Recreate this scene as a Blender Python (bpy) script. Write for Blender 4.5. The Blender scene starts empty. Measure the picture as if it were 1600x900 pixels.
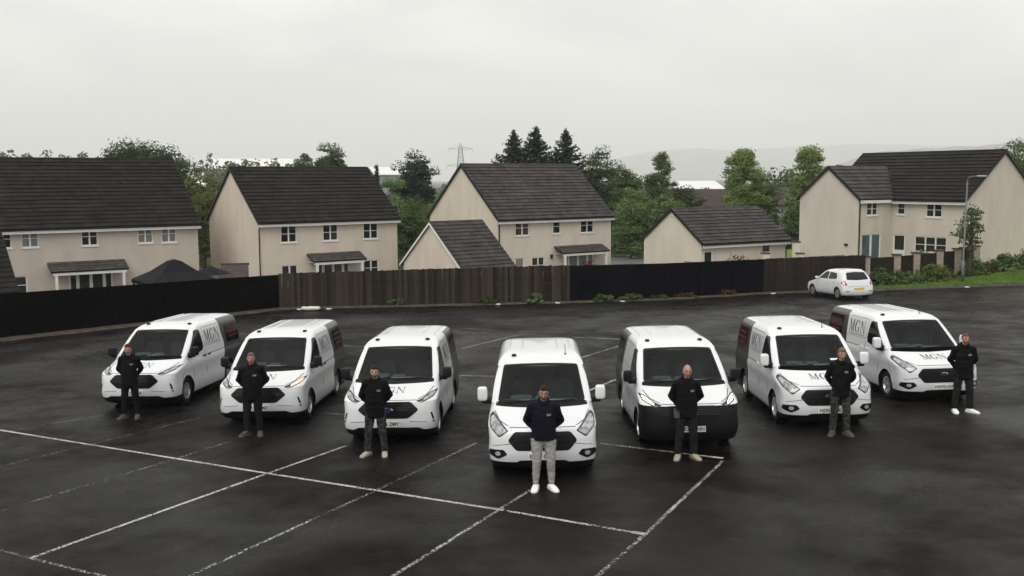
import bpy, bmesh, math, random
import numpy as np
from mathutils import Vector, Matrix, noise
from mathutils.bvhtree import BVHTree
random.seed(7); rng = np.random.default_rng(7)
SC = bpy.context.scene
COL = SC.collection
R = math.radians

# ---------------------------------------------------------------- camera
CAMH = 4.868
cam_d = bpy.data.cameras.new('camera'); cam = bpy.data.objects.new('camera', cam_d); COL.objects.link(cam)
cam_d.sensor_width = 36.0; cam_d.lens = 36.0 * 1604.27 / 1600.0
cam_d.clip_start = 0.1; cam_d.clip_end = 40000
TH, RO = R(6.0476), R(-0.3231)
_r = Vector((1, 0, 0)); _d = Vector((0, -math.sin(TH), -math.cos(TH))); _f = Vector((0, math.cos(TH), -math.sin(TH)))
_r2 = math.cos(RO) * _r - math.sin(RO) * _d; _d2 = math.sin(RO) * _r + math.cos(RO) * _d
m = Matrix((_r2, -_d2, -_f)).transposed().to_4x4(); m.translation = (0, 0, CAMH)
cam.matrix_world = m
SC.camera = cam
# ---------------------------------------------------------------- sky, sun, exposure
SUN_EL, SUN_AZ = R(46), R(203)          # azimuth clockwise from +Y: behind the camera, to its left
W = bpy.data.worlds.new('World'); SC.world = W; W.use_nodes = True
nt = W.node_tree; nt.nodes.clear()
def N(nt, t, **kw):
    n = nt.nodes.new(t)
    for k, v in kw.items(): setattr(n, k, v)
    return n
out = N(nt, 'ShaderNodeOutputWorld'); bg = N(nt, 'ShaderNodeBackground'); sky = N(nt, 'ShaderNodeTexSky')
sky.sky_type = 'NISHITA'; sky.sun_disc = False; sky.sun_elevation = SUN_EL; sky.sun_rotation = SUN_AZ
hs = N(nt, 'ShaderNodeHueSaturation'); hs.inputs['Saturation'].default_value = 0.1
nt.links.new(sky.outputs[0], hs.inputs['Color'])
# overcast: pale, softly mottled cloud all round the sky
tc = N(nt, 'ShaderNodeTexCoord'); mp = N(nt, 'ShaderNodeMapping'); mp.inputs['Scale'].default_value = (1.0, 1.0, 3.2)
nt.links.new(tc.outputs['Generated'], mp.inputs['Vector'])
nz = N(nt, 'ShaderNodeTexNoise'); nz.inputs['Scale'].default_value = 2.6; nz.inputs['Detail'].default_value = 5; nz.inputs['Roughness'].default_value = .5
nz.inputs['Distortion'].default_value = .3
mp.inputs['Location'].default_value = (0.35, 0.0, 0.0)
nt.links.new(mp.outputs[0], nz.inputs['Vector'])
cr = N(nt, 'ShaderNodeValToRGB'); e = cr.color_ramp.elements
e[0].position = .40; e[0].color = (8.1, 8.05, 7.9, 1); e[1].position = .59; e[1].color = (10.9, 10.75, 10.3, 1)
nt.links.new(nz.outputs['Fac'], cr.inputs[0])
mx = N(nt, 'ShaderNodeMix', data_type='RGBA'); mx.inputs[0].default_value = .93
sx = N(nt, 'ShaderNodeSeparateXYZ'); nt.links.new(tc.outputs['Generated'], sx.inputs[0])
gr = N(nt, 'ShaderNodeMapRange'); gr.inputs[1].default_value = 0; gr.inputs[2].default_value = 1; gr.inputs[3].default_value = 1.0; gr.inputs[4].default_value = 1.35   # an overcast sky is brighter overhead
nt.links.new(sx.outputs[2], gr.inputs[0])
sc_ = N(nt, 'ShaderNodeVectorMath', operation='SCALE'); nt.links.new(cr.outputs[0], sc_.inputs[0]); nt.links.new(gr.outputs[0], sc_.inputs['Scale'])
nt.links.new(hs.outputs[0], mx.inputs[6]); nt.links.new(sc_.outputs[0], mx.inputs[7])
nt.links.new(mx.outputs[2], bg.inputs['Color']); bg.inputs['Strength'].default_value = 0.1
nt.links.new(bg.outputs[0], out.inputs['Surface'])
sun_d = bpy.data.lights.new('sun', 'SUN'); sun = bpy.data.objects.new('sun', sun_d); COL.objects.link(sun)
sun_d.energy = 1.5; sun_d.angle = R(40); sun_d.color = (1, .97, .92)
sdir = Vector((math.sin(SUN_AZ) * math.cos(SUN_EL), math.cos(SUN_AZ) * math.cos(SUN_EL), math.sin(SUN_EL)))
sun.rotation_euler = sdir.to_track_quat('Z', 'Y').to_euler()
vs = SC.view_settings; vs.view_transform = 'Standard'; vs.look = 'None'; vs.exposure = 0.12; vs.gamma = 1.0
SC.cycles.volume_bounces = 2; SC.cycles.max_bounces = 8

# ---------------------------------------------------------------- materials
MATS = {}
def mat(name, col, rough=.6, spec=.3, metal=0, var=0, vscale=4, bump=0, bscale=40, emis=None, island=0, coat=0, col2=None, nscale=None, detail=4, stretch=None, rvar=0):
    """plain procedural material: colour with noise variation, per-island variation, fine bump"""
    if name in MATS: return MATS[name]
    M = bpy.data.materials.new(name); M.use_nodes = True; nt = M.node_tree
    b = nt.nodes['Principled BSDF']
    b.inputs['Roughness'].default_value = rough; b.inputs['Metallic'].default_value = metal
    b.inputs['Specular IOR Level'].default_value = spec
    if coat: b.inputs['Coat Weight'].default_value = coat; b.inputs['Coat Roughness'].default_value = .06
    c4 = (*col, 1); src = None
    if var or col2 or bump or rvar:
        tc = N(nt, 'ShaderNodeTexCoord'); vec = tc.outputs['Object']
        if stretch:
            mpn = N(nt, 'ShaderNodeMapping'); mpn.inputs['Scale'].default_value = stretch
            nt.links.new(vec, mpn.inputs['Vector']); vec = mpn.outputs[0]
    if var or col2:
        t = N(nt, 'ShaderNodeTexNoise'); t.inputs['Scale'].default_value = nscale or vscale; t.inputs['Detail'].default_value = detail
        t.inputs['Roughness'].default_value = .6
        nt.links.new(vec, t.inputs['Vector'])
        rp = N(nt, 'ShaderNodeValToRGB'); el = rp.color_ramp.elements
        el[0].position = .35; el[1].position = .65
        if col2: el[0].color = c4; el[1].color = (*col2, 1)
        else:
            el[0].color = (*[max(0, x * (1 - var)) for x in col], 1); el[1].color = (*[x * (1 + var) for x in col], 1)
        nt.links.new(t.outputs['Fac'], rp.inputs[0]); src = rp.outputs[0]
        if rvar:
            mr = N(nt, 'ShaderNodeMapRange'); mr.inputs[3].default_value = rough - rvar; mr.inputs[4].default_value = rough + rvar
            mr.inputs[1].default_value = .3; mr.inputs[2].default_value = .7
            nt.links.new(t.outputs['Fac'], mr.inputs[0]); nt.links.new(mr.outputs[0], b.inputs['Roughness'])
    if island:
        g = N(nt, 'ShaderNodeNewGeometry'); h = N(nt, 'ShaderNodeHueSaturation')
        mr = N(nt, 'ShaderNodeMapRange'); mr.inputs[3].default_value = 1 - island; mr.inputs[4].default_value = 1 + island
        nt.links.new(g.outputs['Random Per Island'], mr.inputs[0]); nt.links.new(mr.outputs[0], h.inputs['Value'])
        if src: nt.links.new(src, h.inputs['Color'])
        else: h.inputs['Color'].default_value = c4
        src = h.outputs[0]
    if src: nt.links.new(src, b.inputs['Base Color'])
    else: b.inputs['Base Color'].default_value = c4
    if bump:
        t2 = N(nt, 'ShaderNodeTexNoise'); t2.inputs['Scale'].default_value = bscale; t2.inputs['Detail'].default_value = 3
        nt.links.new(vec, t2.inputs['Vector'])
        bp = N(nt, 'ShaderNodeBump'); bp.inputs['Strength'].default_value = bump; bp.inputs['Distance'].default_value = .02
        nt.links.new(t2.outputs['Fac'], bp.inputs['Height']); nt.links.new(bp.outputs[0], b.inputs['Normal'])
    if emis: b.inputs['Emission Color'].default_value = (*emis[0], 1); b.inputs['Emission Strength'].default_value = emis[1]
    MATS[name] = M; return M

def leaf_mat(name, c1, c2, island=.24, vs_=.35):
    if name in MATS: return MATS[name]
    M = mat(name, c1, rough=.6, spec=.15, col2=c2, nscale=vs_, island=island)
    nt = M.node_tree; b = nt.nodes['Principled BSDF']; o = nt.nodes['Material Output']
    tr = N(nt, 'ShaderNodeBsdfTranslucent'); tr.inputs['Color'].default_value = (c2[0] * 1.3, c2[1] * 1.4, c2[2], 1)
    ms = N(nt, 'ShaderNodeMixShader'); ms.inputs[0].default_value = .22
    nt.links.new(b.outputs[0], ms.inputs[1]); nt.links.new(tr.outputs[0], ms.inputs[2]); nt.links.new(ms.outputs[0], o.inputs['Surface'])
    return M

def asphalt():
    M = bpy.data.materials.new('wet_asphalt'); M.use_nodes = True; nt = M.node_tree; b = nt.nodes['Principled BSDF']; MATS['wet_asphalt'] = M
    tc = N(nt, 'ShaderNodeTexCoord'); v = tc.outputs['Object']
    def noise_(s, d, r=.6, dist=0):
        t = N(nt, 'ShaderNodeTexNoise'); t.inputs['Scale'].default_value = s; t.inputs['Detail'].default_value = d; t.inputs['Roughness'].default_value = r
        t.inputs['Distortion'].default_value = dist; nt.links.new(v, t.inputs['Vector']); return t.outputs['Fac']
    big = noise_(.16, 8, .62, .8); mid = noise_(1.3, 5); fine = noise_(45, 2); grit = noise_(130, 2)
    r1 = N(nt, 'ShaderNodeValToRGB'); el = r1.color_ramp.elements; el[0].position = .36; el[1].position = .68
    el[0].color = (.0062, .0053, .0050, 1); el[1].color = (.0122, .0104, .0098, 1); nt.links.new(big, r1.inputs[0])
    r2 = N(nt, 'ShaderNodeMapRange'); r2.inputs[1].default_value = .3; r2.inputs[2].default_value = .7; r2.inputs[3].default_value = .7; r2.inputs[4].default_value = 1.3
    nt.links.new(mid, r2.inputs[0])
    r3 = N(nt, 'ShaderNodeMapRange'); r3.inputs[1].default_value = .3; r3.inputs[2].default_value = .7; r3.inputs[3].default_value = .65; r3.inputs[4].default_value = 1.4
    nt.links.new(fine, r3.inputs[0])
    mm = N(nt, 'ShaderNodeMath', operation='MULTIPLY'); nt.links.new(r2.outputs[0], mm.inputs[0]); nt.links.new(r3.outputs[0], mm.inputs[1])
    vm = N(nt, 'ShaderNodeVectorMath', operation='SCALE'); nt.links.new(r1.outputs[0], vm.inputs[0]); nt.links.new(mm.outputs[0], vm.inputs['Scale'])
    st = N(nt, 'ShaderNodeMapRange'); st.inputs[1].default_value = .52; st.inputs[2].default_value = .60; st.inputs[3].default_value = 1.0; st.inputs[4].default_value = .55     # oil and damp stains
    nt.links.new(noise_(.9, 8, .68, .4), st.inputs[0])
    vm2 = N(nt, 'ShaderNodeVectorMath', operation='SCALE'); nt.links.new(vm.outputs[0], vm2.inputs[0]); nt.links.new(st.outputs[0], vm2.inputs['Scale'])
    vor = N(nt, 'ShaderNodeTexVoronoi'); vor.feature = 'DISTANCE_TO_EDGE'; vor.inputs['Scale'].default_value = .16; vor.inputs['Randomness'].default_value = 1
    wv = N(nt, 'ShaderNodeVectorMath', operation='ADD'); nw = N(nt, 'ShaderNodeTexNoise'); nw.inputs['Scale'].default_value = 1.5; nw.inputs['Detail'].default_value = 6; nt.links.new(v, nw.inputs['Vector'])
    nt.links.new(v, wv.inputs[0]); nt.links.new(nw.outputs['Color'], wv.inputs[1]); nt.links.new(wv.outputs[0], vor.inputs['Vector'])
    ck = N(nt, 'ShaderNodeMapRange'); ck.inputs[1].default_value = .0; ck.inputs[2].default_value = .0035; ck.inputs[3].default_value = .35; ck.inputs[4].default_value = 1; nt.links.new(vor.outputs['Distance'], ck.inputs[0])   # hairline cracks
    vm3 = N(nt, 'ShaderNodeVectorMath', operation='SCALE'); nt.links.new(vm2.outputs[0], vm3.inputs[0]); nt.links.new(ck.outputs[0], vm3.inputs['Scale'])
    nt.links.new(vm3.outputs[0], b.inputs['Base Color'])
    ra = N(nt, 'ShaderNodeMapRange'); ra.inputs[1].default_value = .35; ra.inputs[2].default_value = .65; ra.inputs[3].default_value = .16; ra.inputs[4].default_value = .60
    mix = N(nt, 'ShaderNodeMath', operation='ADD'); nt.links.new(big, mix.inputs[0])
    sub = N(nt, 'ShaderNodeMath', operation='MULTIPLY_ADD'); sub.inputs[1].default_value = .5; sub.inputs[2].default_value = -.25
    nt.links.new(mid, sub.inputs[0]); nt.links.new(sub.outputs[0], mix.inputs[1])
    nt.links.new(mix.outputs[0], ra.inputs[0]); nt.links.new(ra.outputs[0], b.inputs['Roughness'])
    sp = N(nt, 'ShaderNodeMapRange'); sp.inputs[1].default_value = .38; sp.inputs[2].default_value = .62; sp.inputs[3].default_value = .075; sp.inputs[4].default_value = .012
    wet = noise_(.30, 5, .55, .6); nt.links.new(wet, sp.inputs[0]); nt.links.new(sp.outputs[0], b.inputs['Specular IOR Level'])
    bp = N(nt, 'ShaderNodeBump'); bp.inputs['Strength'].default_value = .5; bp.inputs['Distance'].default_value = .01
    nt.links.new(grit, bp.inputs['Height']); nt.links.new(bp.outputs[0], b.inputs['Normal'])
    return M
def worn_paint():
    M = bpy.data.materials.new('worn_line_paint'); M.use_nodes = True; nt = M.node_tree; b = nt.nodes['Principled BSDF']; o = nt.nodes['Material Output']
    b.inputs['Base Color'].default_value = (.40, .39, .37, 1); b.inputs['Roughness'].default_value = .6
    tc = N(nt, 'ShaderNodeTexCoord')
    def nz_(s, d):
        t = N(nt, 'ShaderNodeTexNoise'); t.inputs['Scale'].default_value = s; t.inputs['Detail'].default_value = d; t.inputs['Roughness'].default_value = .65
        nt.links.new(tc.outputs['Object'], t.inputs['Vector']); return t.outputs['Fac']
    a = nz_(26, 5); c = nz_(.9, 2)
    at = N(nt, 'ShaderNodeAttribute', attribute_type='OBJECT', attribute_name='wear')
    s1 = N(nt, 'ShaderNodeMath', operation='MULTIPLY_ADD'); s1.inputs[1].default_value = .30; nt.links.new(c, s1.inputs[0]); nt.links.new(a, s1.inputs[2])
    s2 = N(nt, 'ShaderNodeMath', operation='SUBTRACT'); nt.links.new(s1.outputs[0], s2.inputs[0]); nt.links.new(at.outputs['Fac'], s2.inputs[1])
    mr = N(nt, 'ShaderNodeMapRange'); mr.inputs[1].default_value = 0; mr.inputs[2].default_value = .06; nt.links.new(s2.outputs[0], mr.inputs[0])
    tr = N(nt, 'ShaderNodeBsdfTransparent'); ms = N(nt, 'ShaderNodeMixShader')
    nt.links.new(mr.outputs[0], ms.inputs[0]); nt.links.new(tr.outputs[0], ms.inputs[1]); nt.links.new(b.outputs[0], ms.inputs[2])
    nt.links.new(ms.outputs[0], o.inputs['Surface']); MATS['worn_line_paint'] = M; return M

# ---------------------------------------------------------------- mesh helpers
class MB:
    def __init__(s): s.v = []; s.f = []; s.mi = []
    def add(s, v, f, mi=0):
        o = len(s.v); s.v += [tuple(p) for p in v]; s.f += [tuple(i + o for i in q) for q in f]; s.mi += [mi] * len(f); return s
    def box(s, x0, x1, y0, y1, z0, z1, mi=0, M=None):
        v = [(x0, y0, z0), (x1, y0, z0), (x1, y1, z0), (x0, y1, z0), (x0, y0, z1), (x1, y0, z1), (x1, y1, z1), (x0, y1, z1)]
        if M is not None: v = [M @ Vector(p) for p in v]
        return s.add(v, [(0, 3, 2, 1), (4, 5, 6, 7), (0, 1, 5, 4), (1, 2, 6, 5), (2, 3, 7, 6), (3, 0, 4, 7)], mi)
    def tube(s, pts, rad, n=8, mi=0, cap=True):
        pts = [Vector(p) for p in pts]; rad = rad if isinstance(rad, (list, tuple)) else [rad] * len(pts)
        vs_, fs = [], []
        for i, p in enumerate(pts):
            d = (pts[min(i + 1, len(pts) - 1)] - pts[max(i - 1, 0)]).normalized()
            a = d.orthogonal().normalized() if i == 0 else (a - d * a.dot(d)).normalized()
            b = d.cross(a)
            for k in range(n):
                t = 2 * math.pi * k / n; vs_.append(p + (a * math.cos(t) + b * math.sin(t)) * rad[i])
        for i in range(len(pts) - 1):
            for k in range(n): fs.append((i * n + k, i * n + (k + 1) % n, (i + 1) * n + (k + 1) % n, (i + 1) * n + k))
        if cap: fs.append(tuple(range(n))[::-1]); fs.append(tuple((len(pts) - 1) * n + k for k in range(n)))
        return s.add(vs_, fs, mi)
    def lathe(s, prof, n=24, axis='x', M=None, mi=0, closed=False):
        """prof: (along axis, radius)"""
        vs_, fs = [], []
        for (h, r) in prof:
            for k in range(n):
                t = 2 * math.pi * k / n; c, d = r * math.cos(t), r * math.sin(t)
                vs_.append({'x': (h, c, d), 'y': (c, h, d), 'z': (c, d, h)}[axis])
        P = len(prof)
        for i in range(P if closed else P - 1):
            j = (i + 1) % P
            for k in range(n): fs.append((i * n + k, i * n + (k + 1) % n, j * n + (k + 1) % n, j * n + k))
        if M is not None: vs_ = [M @ Vector(p) for p in vs_]
        return s.add(vs_, fs, mi)
    def prism(s, poly, axis, a, b, mi=0):
        """extrude 2D polygon along axis from a to b; poly coords are the two other axes in xyz order"""
        def P(u, w, t): return {'x': (t, u, w), 'y': (u, t, w), 'z': (u, w, t)}[axis]
        n = len(poly); v = [P(u, w, a) for u, w in poly] + [P(u, w, b) for u, w in poly]
        f = [tuple(range(n))[::-1], tuple(range(n, 2 * n))] + [(i, (i + 1) % n, n + (i + 1) % n, n + i) for i in range(n)]
        return s.add(v, f, mi)
    def mesh(s, name, smooth=False, fix=True):
        me = bpy.data.meshes.new(name); me.from_pydata(s.v, [], s.f)
        if any(s.mi): me.polygons.foreach_set('material_index', s.mi)
        if fix:
            bm = bmesh.new(); bm.from_mesh(me); bmesh.ops.recalc_face_normals(bm, faces=bm.faces); bm.to_mesh(me); bm.free()
        if smooth: me.polygons.foreach_set('use_smooth', [True] * len(me.polygons))
        me.update(); return me
def link(name, me, mats, parent=None, kind=None, label=None):
    o = bpy.data.objects.new(name, me); COL.objects.link(o)
    if me is not None and mats is not None:
        ml = mats if isinstance(mats, (list, tuple)) else [mats]
        if len(me.materials) == 0:
            for q in ml: me.materials.append(q)
    if parent is not None: o.parent = parent
    if kind: o['kind'] = kind
    if label: o['label'] = label
    return o
def part(name, mb, mats, parent=None, smooth=False, kind=None, label=None):
    return link(name, mb.mesh(name, smooth), mats, parent, kind, label)
def thing(name, label, cat, loc=(0, 0, 0), rot=None, group=None, M=None):
    o = bpy.data.objects.new(name, None); COL.objects.link(o); o.empty_display_size = .2
    if M is not None: o.matrix_world = M
    else:
        o.location = loc
        if rot is not None: o.rotation_euler = (0, 0, rot)
    o['label'] = label; o['category'] = cat
    if group: o['group'] = group
    return o
def tag(o, label, cat, group=None):
    o['label'] = label; o['category'] = cat
    if group: o['group'] = group
    return o
def autosmooth(me, ang=35):
    bm = bmesh.new(); bm.from_mesh(me)
    for f in bm.faces: f.smooth = True
    for e in bm.edges:
        if len(e.link_faces) == 2 and e.calc_face_angle(0) > R(ang): e.smooth = False
    bm.to_mesh(me); bm.free(); return me
def evalmesh(ob):
    dg = bpy.context.evaluated_depsgraph_get(); dg.update()
    return bpy.data.meshes.new_from_object(ob.evaluated_get(dg), preserve_all_data_layers=False, depsgraph=dg)
def gz(x, y): return .01395 * x - .0275 * y
GN = Vector((-.01395, .0275, 1)).normalized()
def on_ground(x, y, yaw):
    X = Vector((math.cos(yaw), math.sin(yaw), 0)); X.z = .01395 * X.x - .0275 * X.y; X.normalize()
    Y = GN.cross(X); m = Matrix((X, Y, GN)).transposed().to_4x4(); m.translation = (x, y, gz(x, y)); return m
def text_mesh(s, size, bold=0):
    c = bpy.data.curves.new('t', 'FONT'); c.body = s; c.size = size; c.align_x = 'CENTER'; c.align_y = 'CENTER'; c.offset = bold
    o = bpy.data.objects.new('t', c); COL.objects.link(o); me = evalmesh(o)
    v = [tuple(p.co) for p in me.vertices]; f = [tuple(p.vertices) for p in me.polygons]
    bpy.data.objects.remove(o); return v, f

# shared materials
PAINT = mat('white_van_paint', (.60, .62, .63), rough=.22, spec=.5, coat=.5)
WRAP = mat('dark_grey_vinyl', (.028, .027, .027), rough=.32, spec=.4, coat=.3)
PLASTIC = mat('black_plastic', (.006, .006, .0065), rough=.5, spec=.18, var=.2, vscale=30)
GLOSSBLK = mat('gloss_black', (.006, .006, .007), rough=.12, spec=.4)
GLASS = mat('dark_vehicle_glass', (.006, .009, .0095), rough=.05, spec=.26)
def see_through(name, tint, f=.55):
    M = bpy.data.materials.new(name); M.use_nodes = True; nt = M.node_tree; nt.nodes.clear(); o = N(nt, 'ShaderNodeOutputMaterial')
    tr = N(nt, 'ShaderNodeBsdfTransparent'); tr.inputs['Color'].default_value = (*tint, 1); gl = N(nt, 'ShaderNodeBsdfGlossy'); gl.inputs['Roughness'].default_value = .03
    fr = N(nt, 'ShaderNodeFresnel'); fr.inputs['IOR'].default_value = 1.45; mu = N(nt, 'ShaderNodeMath', operation='MULTIPLY'); mu.inputs[1].default_value = f
    nt.links.new(fr.outputs[0], mu.inputs[0]); ms = N(nt, 'ShaderNodeMixShader'); nt.links.new(mu.outputs[0], ms.inputs[0]); nt.links.new(tr.outputs[0], ms.inputs[1]); nt.links.new(gl.outputs[0], ms.inputs[2]); nt.links.new(ms.outputs[0], o.inputs['Surface']); MATS[name] = M; return M
SCREEN = see_through('green_tinted_windscreen', (.55, .63, .62))
TRIM = mat('dark_cabin_trim', (.030, .032, .034), rough=.7, spec=.2, var=.2); SEATM = mat('dark_seat_cloth', (.035, .037, .04), rough=.9, spec=.1, var=.25); HEADL = mat('grey_headlining', (.16, .16, .155), rough=.9, spec=.1); DASH = mat('grey_dashboard', (.10, .115, .12), rough=.75, spec=.2, var=.25, vscale=6)
RUBBER = mat('tyre_rubber', (.012, .012, .012), rough=.8, spec=.2, bump=.3, bscale=60)
ALLOY = mat('alloy_silver', (.45, .45, .46), rough=.3, metal=.7)
CHROME = mat('chrome', (.7, .7, .71), rough=.15, metal=1)
LAMPGL = mat('headlamp_lens', (.22, .23, .24), rough=.08, spec=.6, coat=1, var=.7, vscale=9)
LAMPDARK = mat('headlamp_housing', (.02, .02, .022), rough=.2, spec=.5)
LAMPLIT = mat('lit_headlamp', (.8, .75, .65), rough=.2, emis=((1, .74, .42), 1.5))
LAMPAMB = mat('lit_amber_lamp', (.8, .5, .35), rough=.2, emis=((1, .5, .3), .9))
DRL = mat('lamp_reflector', (.62, .63, .62), rough=.12, metal=.6)
PLATEW = mat('plate_white', (.62, .62, .60), rough=.4)
PLATEY = mat('plate_yellow', (.6, .42, .05), rough=.4)
INK = mat('black_ink', (.01, .01, .01), rough=.6)
INKG = mat('dark_grey_ink', (.035, .037, .04), rough=.5)
SEAM = mat('panel_gap', (.06, .065, .07), rough=.7)
REDINK = mat('red_ink', (.075, .012, .015), rough=.5)
BLUEB = mat('badge_blue', (.01, .03, .12), rough=.2)

def objrand(M, amt=.35):
    nt = M.node_tree; b = nt.nodes['Principled BSDF']; inp = b.inputs['Base Color']
    oi = N(nt, 'ShaderNodeObjectInfo'); mr = N(nt, 'ShaderNodeMapRange'); mr.inputs[3].default_value = 1 - amt; mr.inputs[4].default_value = 1 + amt
    h = N(nt, 'ShaderNodeHueSaturation'); nt.links.new(oi.outputs['Random'], mr.inputs[0]); nt.links.new(mr.outputs[0], h.inputs['Value'])
    if inp.links: nt.links.new(inp.links[0].from_socket, h.inputs['Color'])
    else: h.inputs['Color'].default_value = inp.default_value
    nt.links.new(h.outputs[0], inp); return M

# ================================================================ SETTING: ground
def far_z(x, y):
    d = max(0, y - 75); z = gz(max(-90, min(90, x)), min(y, 75))
    return z - 7.5 * (1 - math.exp(-d / 180))
def build_ground():
    xs = [-14000, -5000, -2400, -1500, -800, -400, -200, -120] + list(range(-90, 91, 10)) + [120, 200, 400, 800, 1500, 2400, 5000, 14000]
    ys = [-60, -30, 0, 20, 40] + list(range(50, 160, 10)) + [180, 220, 280, 360, 500, 700, 1000, 1500, 2200, 3200, 4200, 6500, 10000, 15500]
    b = MB(); v = [(x, y, far_z(x, y) - .02) for y in ys for x in xs]; n = len(xs)
    f = [(j * n + i, j * n + i + 1, (j + 1) * n + i + 1, (j + 1) * n + i) for j in range(len(ys) - 1) for i in range(n - 1)]
    b.add(v, f)
    part('ground', b, mat('rough_grass_ground', (.035, .05, .018), rough=.9, spec=.1, col2=(.06, .07, .03), nscale=.3, bump=.4, bscale=3), kind='structure')
build_ground()
FEN = [(-33.0, 25.6), (-20.59, 40.83), (-11.79, 51.69), (2.94, 52.1), (7.96, 52.84), (13.58, 55.11), (19.5, 56.4)]
KERB = [(19.3, 55.0), (21.5, 55.55), (24.0, 56.08), (28.5, 56.76), (36, 57.6), (60, 59.5)]
AS = asphalt()
poly = [(-33, -12), (60, -12)] + KERB[::-1] + [(19.5, 56.4)] + FEN[-2::-1]
b = MB(); b.add([(x, y, gz(x, y)) for x, y in poly], [tuple(range(len(poly)))])
part('car_park', b, AS, kind='structure')
# yard paving and the road beyond the houses
YARD = mat('yard_slabs', (.10, .095, .09), rough=.7, var=.3, vscale=2)
poly = [(x, y + .25) for x, y in FEN] + [(19.5, 84), (-40, 84), (-40, 30)]
b = MB(); b.add([(x, y, gz(x, y) - .012) for x, y in poly], [tuple(range(len(poly)))])
part('yard_paving', b, YARD, kind='structure')
ROADM = mat('grey_road', (.085, .085, .088), rough=.6, spec=.3, var=.2, vscale=.6, bump=.2)
b = MB(); poly = [(4, 84.5), (40, 84.5), (60, 101), (24, 101), (6, 103)]
b.add([(x, y, far_z(x, y) + .03) for x, y in poly], [tuple(range(len(poly)))])
b.add([(x, y, far_z(x, y) + .03) for x, y in [(8.6, 76), (14, 74), (15, 84.5), (8, 84.5)]], [(0, 1, 2, 3)])
part('road', b, ROADM, kind='structure')
# lawn at the right
LAWNT = [(19.6, 56.5, -1.22), (21.5, 57.3, -1.15), (24.6, 58.5, -1.1), (26.2, 59.5, -.92), (29.2, 60.5, -.75), (32, 61.2, -.62), (45, 64, -.4), (62, 68, 0)]
GR = mat('lawn_grass', (.08, .135, .026), rough=.85, spec=.1, col2=(.125, .19, .045), nscale=1.3, bump=.5, bscale=30)
kk = [KERB[0], KERB[1], KERB[2], ((24.0 + 28.5) / 2, 56.42), KERB[3], (32, 57.2), KERB[4], KERB[5]]
b = MB(); vv = []
for (kx, ky), t in zip(kk, LAWNT):
    k = Vector((kx, ky + .14, gz(kx, ky) + .10)); t = Vector(t)
    for s in range(6): p = k.lerp(t, s / 5); p.z += .05 * math.sin(math.pi * s / 5); vv.append(p)
    vv.append(Vector((t.x + 1.0, t.y + 26, max(t.z, -.95))))
n = 7
b.add(vv, [(i * n + j, (i + 1) * n + j, (i + 1) * n + j + 1, i * n + j + 1) for i in range(len(kk) - 1) for j in range(n - 1)])
part('lawn', b, GR, kind='structure', smooth=True)
b = MB()
for i in range(len(KERB) - 1):
    p, q = Vector((*KERB[i], 0)), Vector((*KERB[i + 1], 0)); L = (q - p).length; n_ = max(1, int(L / .92))
    d = (q - p).normalized(); nn = Vector((-d.y, d.x, 0))
    for k in range(n_):
        a = p + d * (L * k / n_ + .01); c = p + d * (L * (k + 1) / n_ - .01)
        vv = []
        for z in (-.03, .105):
            for w in (a, c, c + nn * .13, a + nn * .13): vv.append((w.x, w.y, gz(w.x, w.y) + z))
        b.add(vv, [(0, 3, 2, 1), (4, 5, 6, 7), (0, 1, 5, 4), (1, 2, 6, 5), (2, 3, 7, 6), (3, 0, 4, 7)])
part('kerb', b, mat('kerb_concrete', (.09, .085, .08), rough=.8, var=.3, vscale=3), kind='structure')
# leaf-strewn edging along the foot of the fence
b = MB(); vv = []
edge = []
for i in range(len(FEN) - 1):
    p, q = Vector((*FEN[i], 0)), Vector((*FEN[i + 1], 0)); k = max(2, int((q - p).length / .5))
    for s in range(k): edge.append((p.lerp(q, s / k), (q - p).normalized()))
edge.append((Vector((*FEN[-1], 0)), (Vector((*FEN[-1], 0)) - Vector((*FEN[-2], 0))).normalized()))
for i, (p, d) in enumerate(edge):
    nn = Vector((d.y, -d.x, 0)); w = .62 + .28 * noise.noise(Vector((i * .37, 0, 0))) + (.25 if p.x < -11 else 0)
    for t, h in ((-.05, .06), (.3, .075), (w - .07, .06), (w, .004)):
        q = p + nn * t; vv.append((q.x, q.y, gz(q.x, q.y) + h + .02 * noise.noise(Vector((q.x * 3, q.y * 3, t))) * (t < w)))
b.add(vv, [(i * 4 + j, (i + 1) * 4 + j, (i + 1) * 4 + j + 1, i * 4 + j + 1) for i in range(len(edge) - 1) for j in range(3)])
part('leaf_strewn_edging', b, mat('dirt_and_leaves', (.03, .024, .018), rough=.9, spec=.1, col2=(.085, .07, .055), nscale=5, bump=.7, bscale=25), kind='structure')
# painted bay lines
WP = worn_paint()
def bay_line(pts, w=.1, wear=.6):
    w *= .74; wear = wear - .062 if wear < .64 else .578 + (wear - .64) * .70
    b = MB(); vv = []
    P = [Vector((x, y, 0)) for x, y in pts]
    fine = []
    for i in range(len(P) - 1):
        k = max(1, int((P[i + 1] - P[i]).length / .5))
        for s in range(k): fine.append(P[i].lerp(P[i + 1], s / k))
    fine.append(P[-1])
    for i, p in enumerate(fine):
        d = (fine[min(i + 1, len(fine) - 1)] - fine[max(0, i - 1)]).normalized(); nn = Vector((-d.y, d.x, 0))
        for s in (-1, 1):
            q = p + nn * s * w / 2 * (1 + .12 * noise.noise(p * 3)); vv.append((q.x, q.y, gz(q.x, q.y) + .004))
    b.add(vv, [(2 * i, 2 * i + 1, 2 * i + 3, 2 * i + 2) for i in range(len(fine) - 1)])
    o = part('bay_line', b, WP, kind='structure'); o['wear'] = wear
S_, M_, W_ = .64, .74, .83       # sound, middling, badly worn
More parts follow.
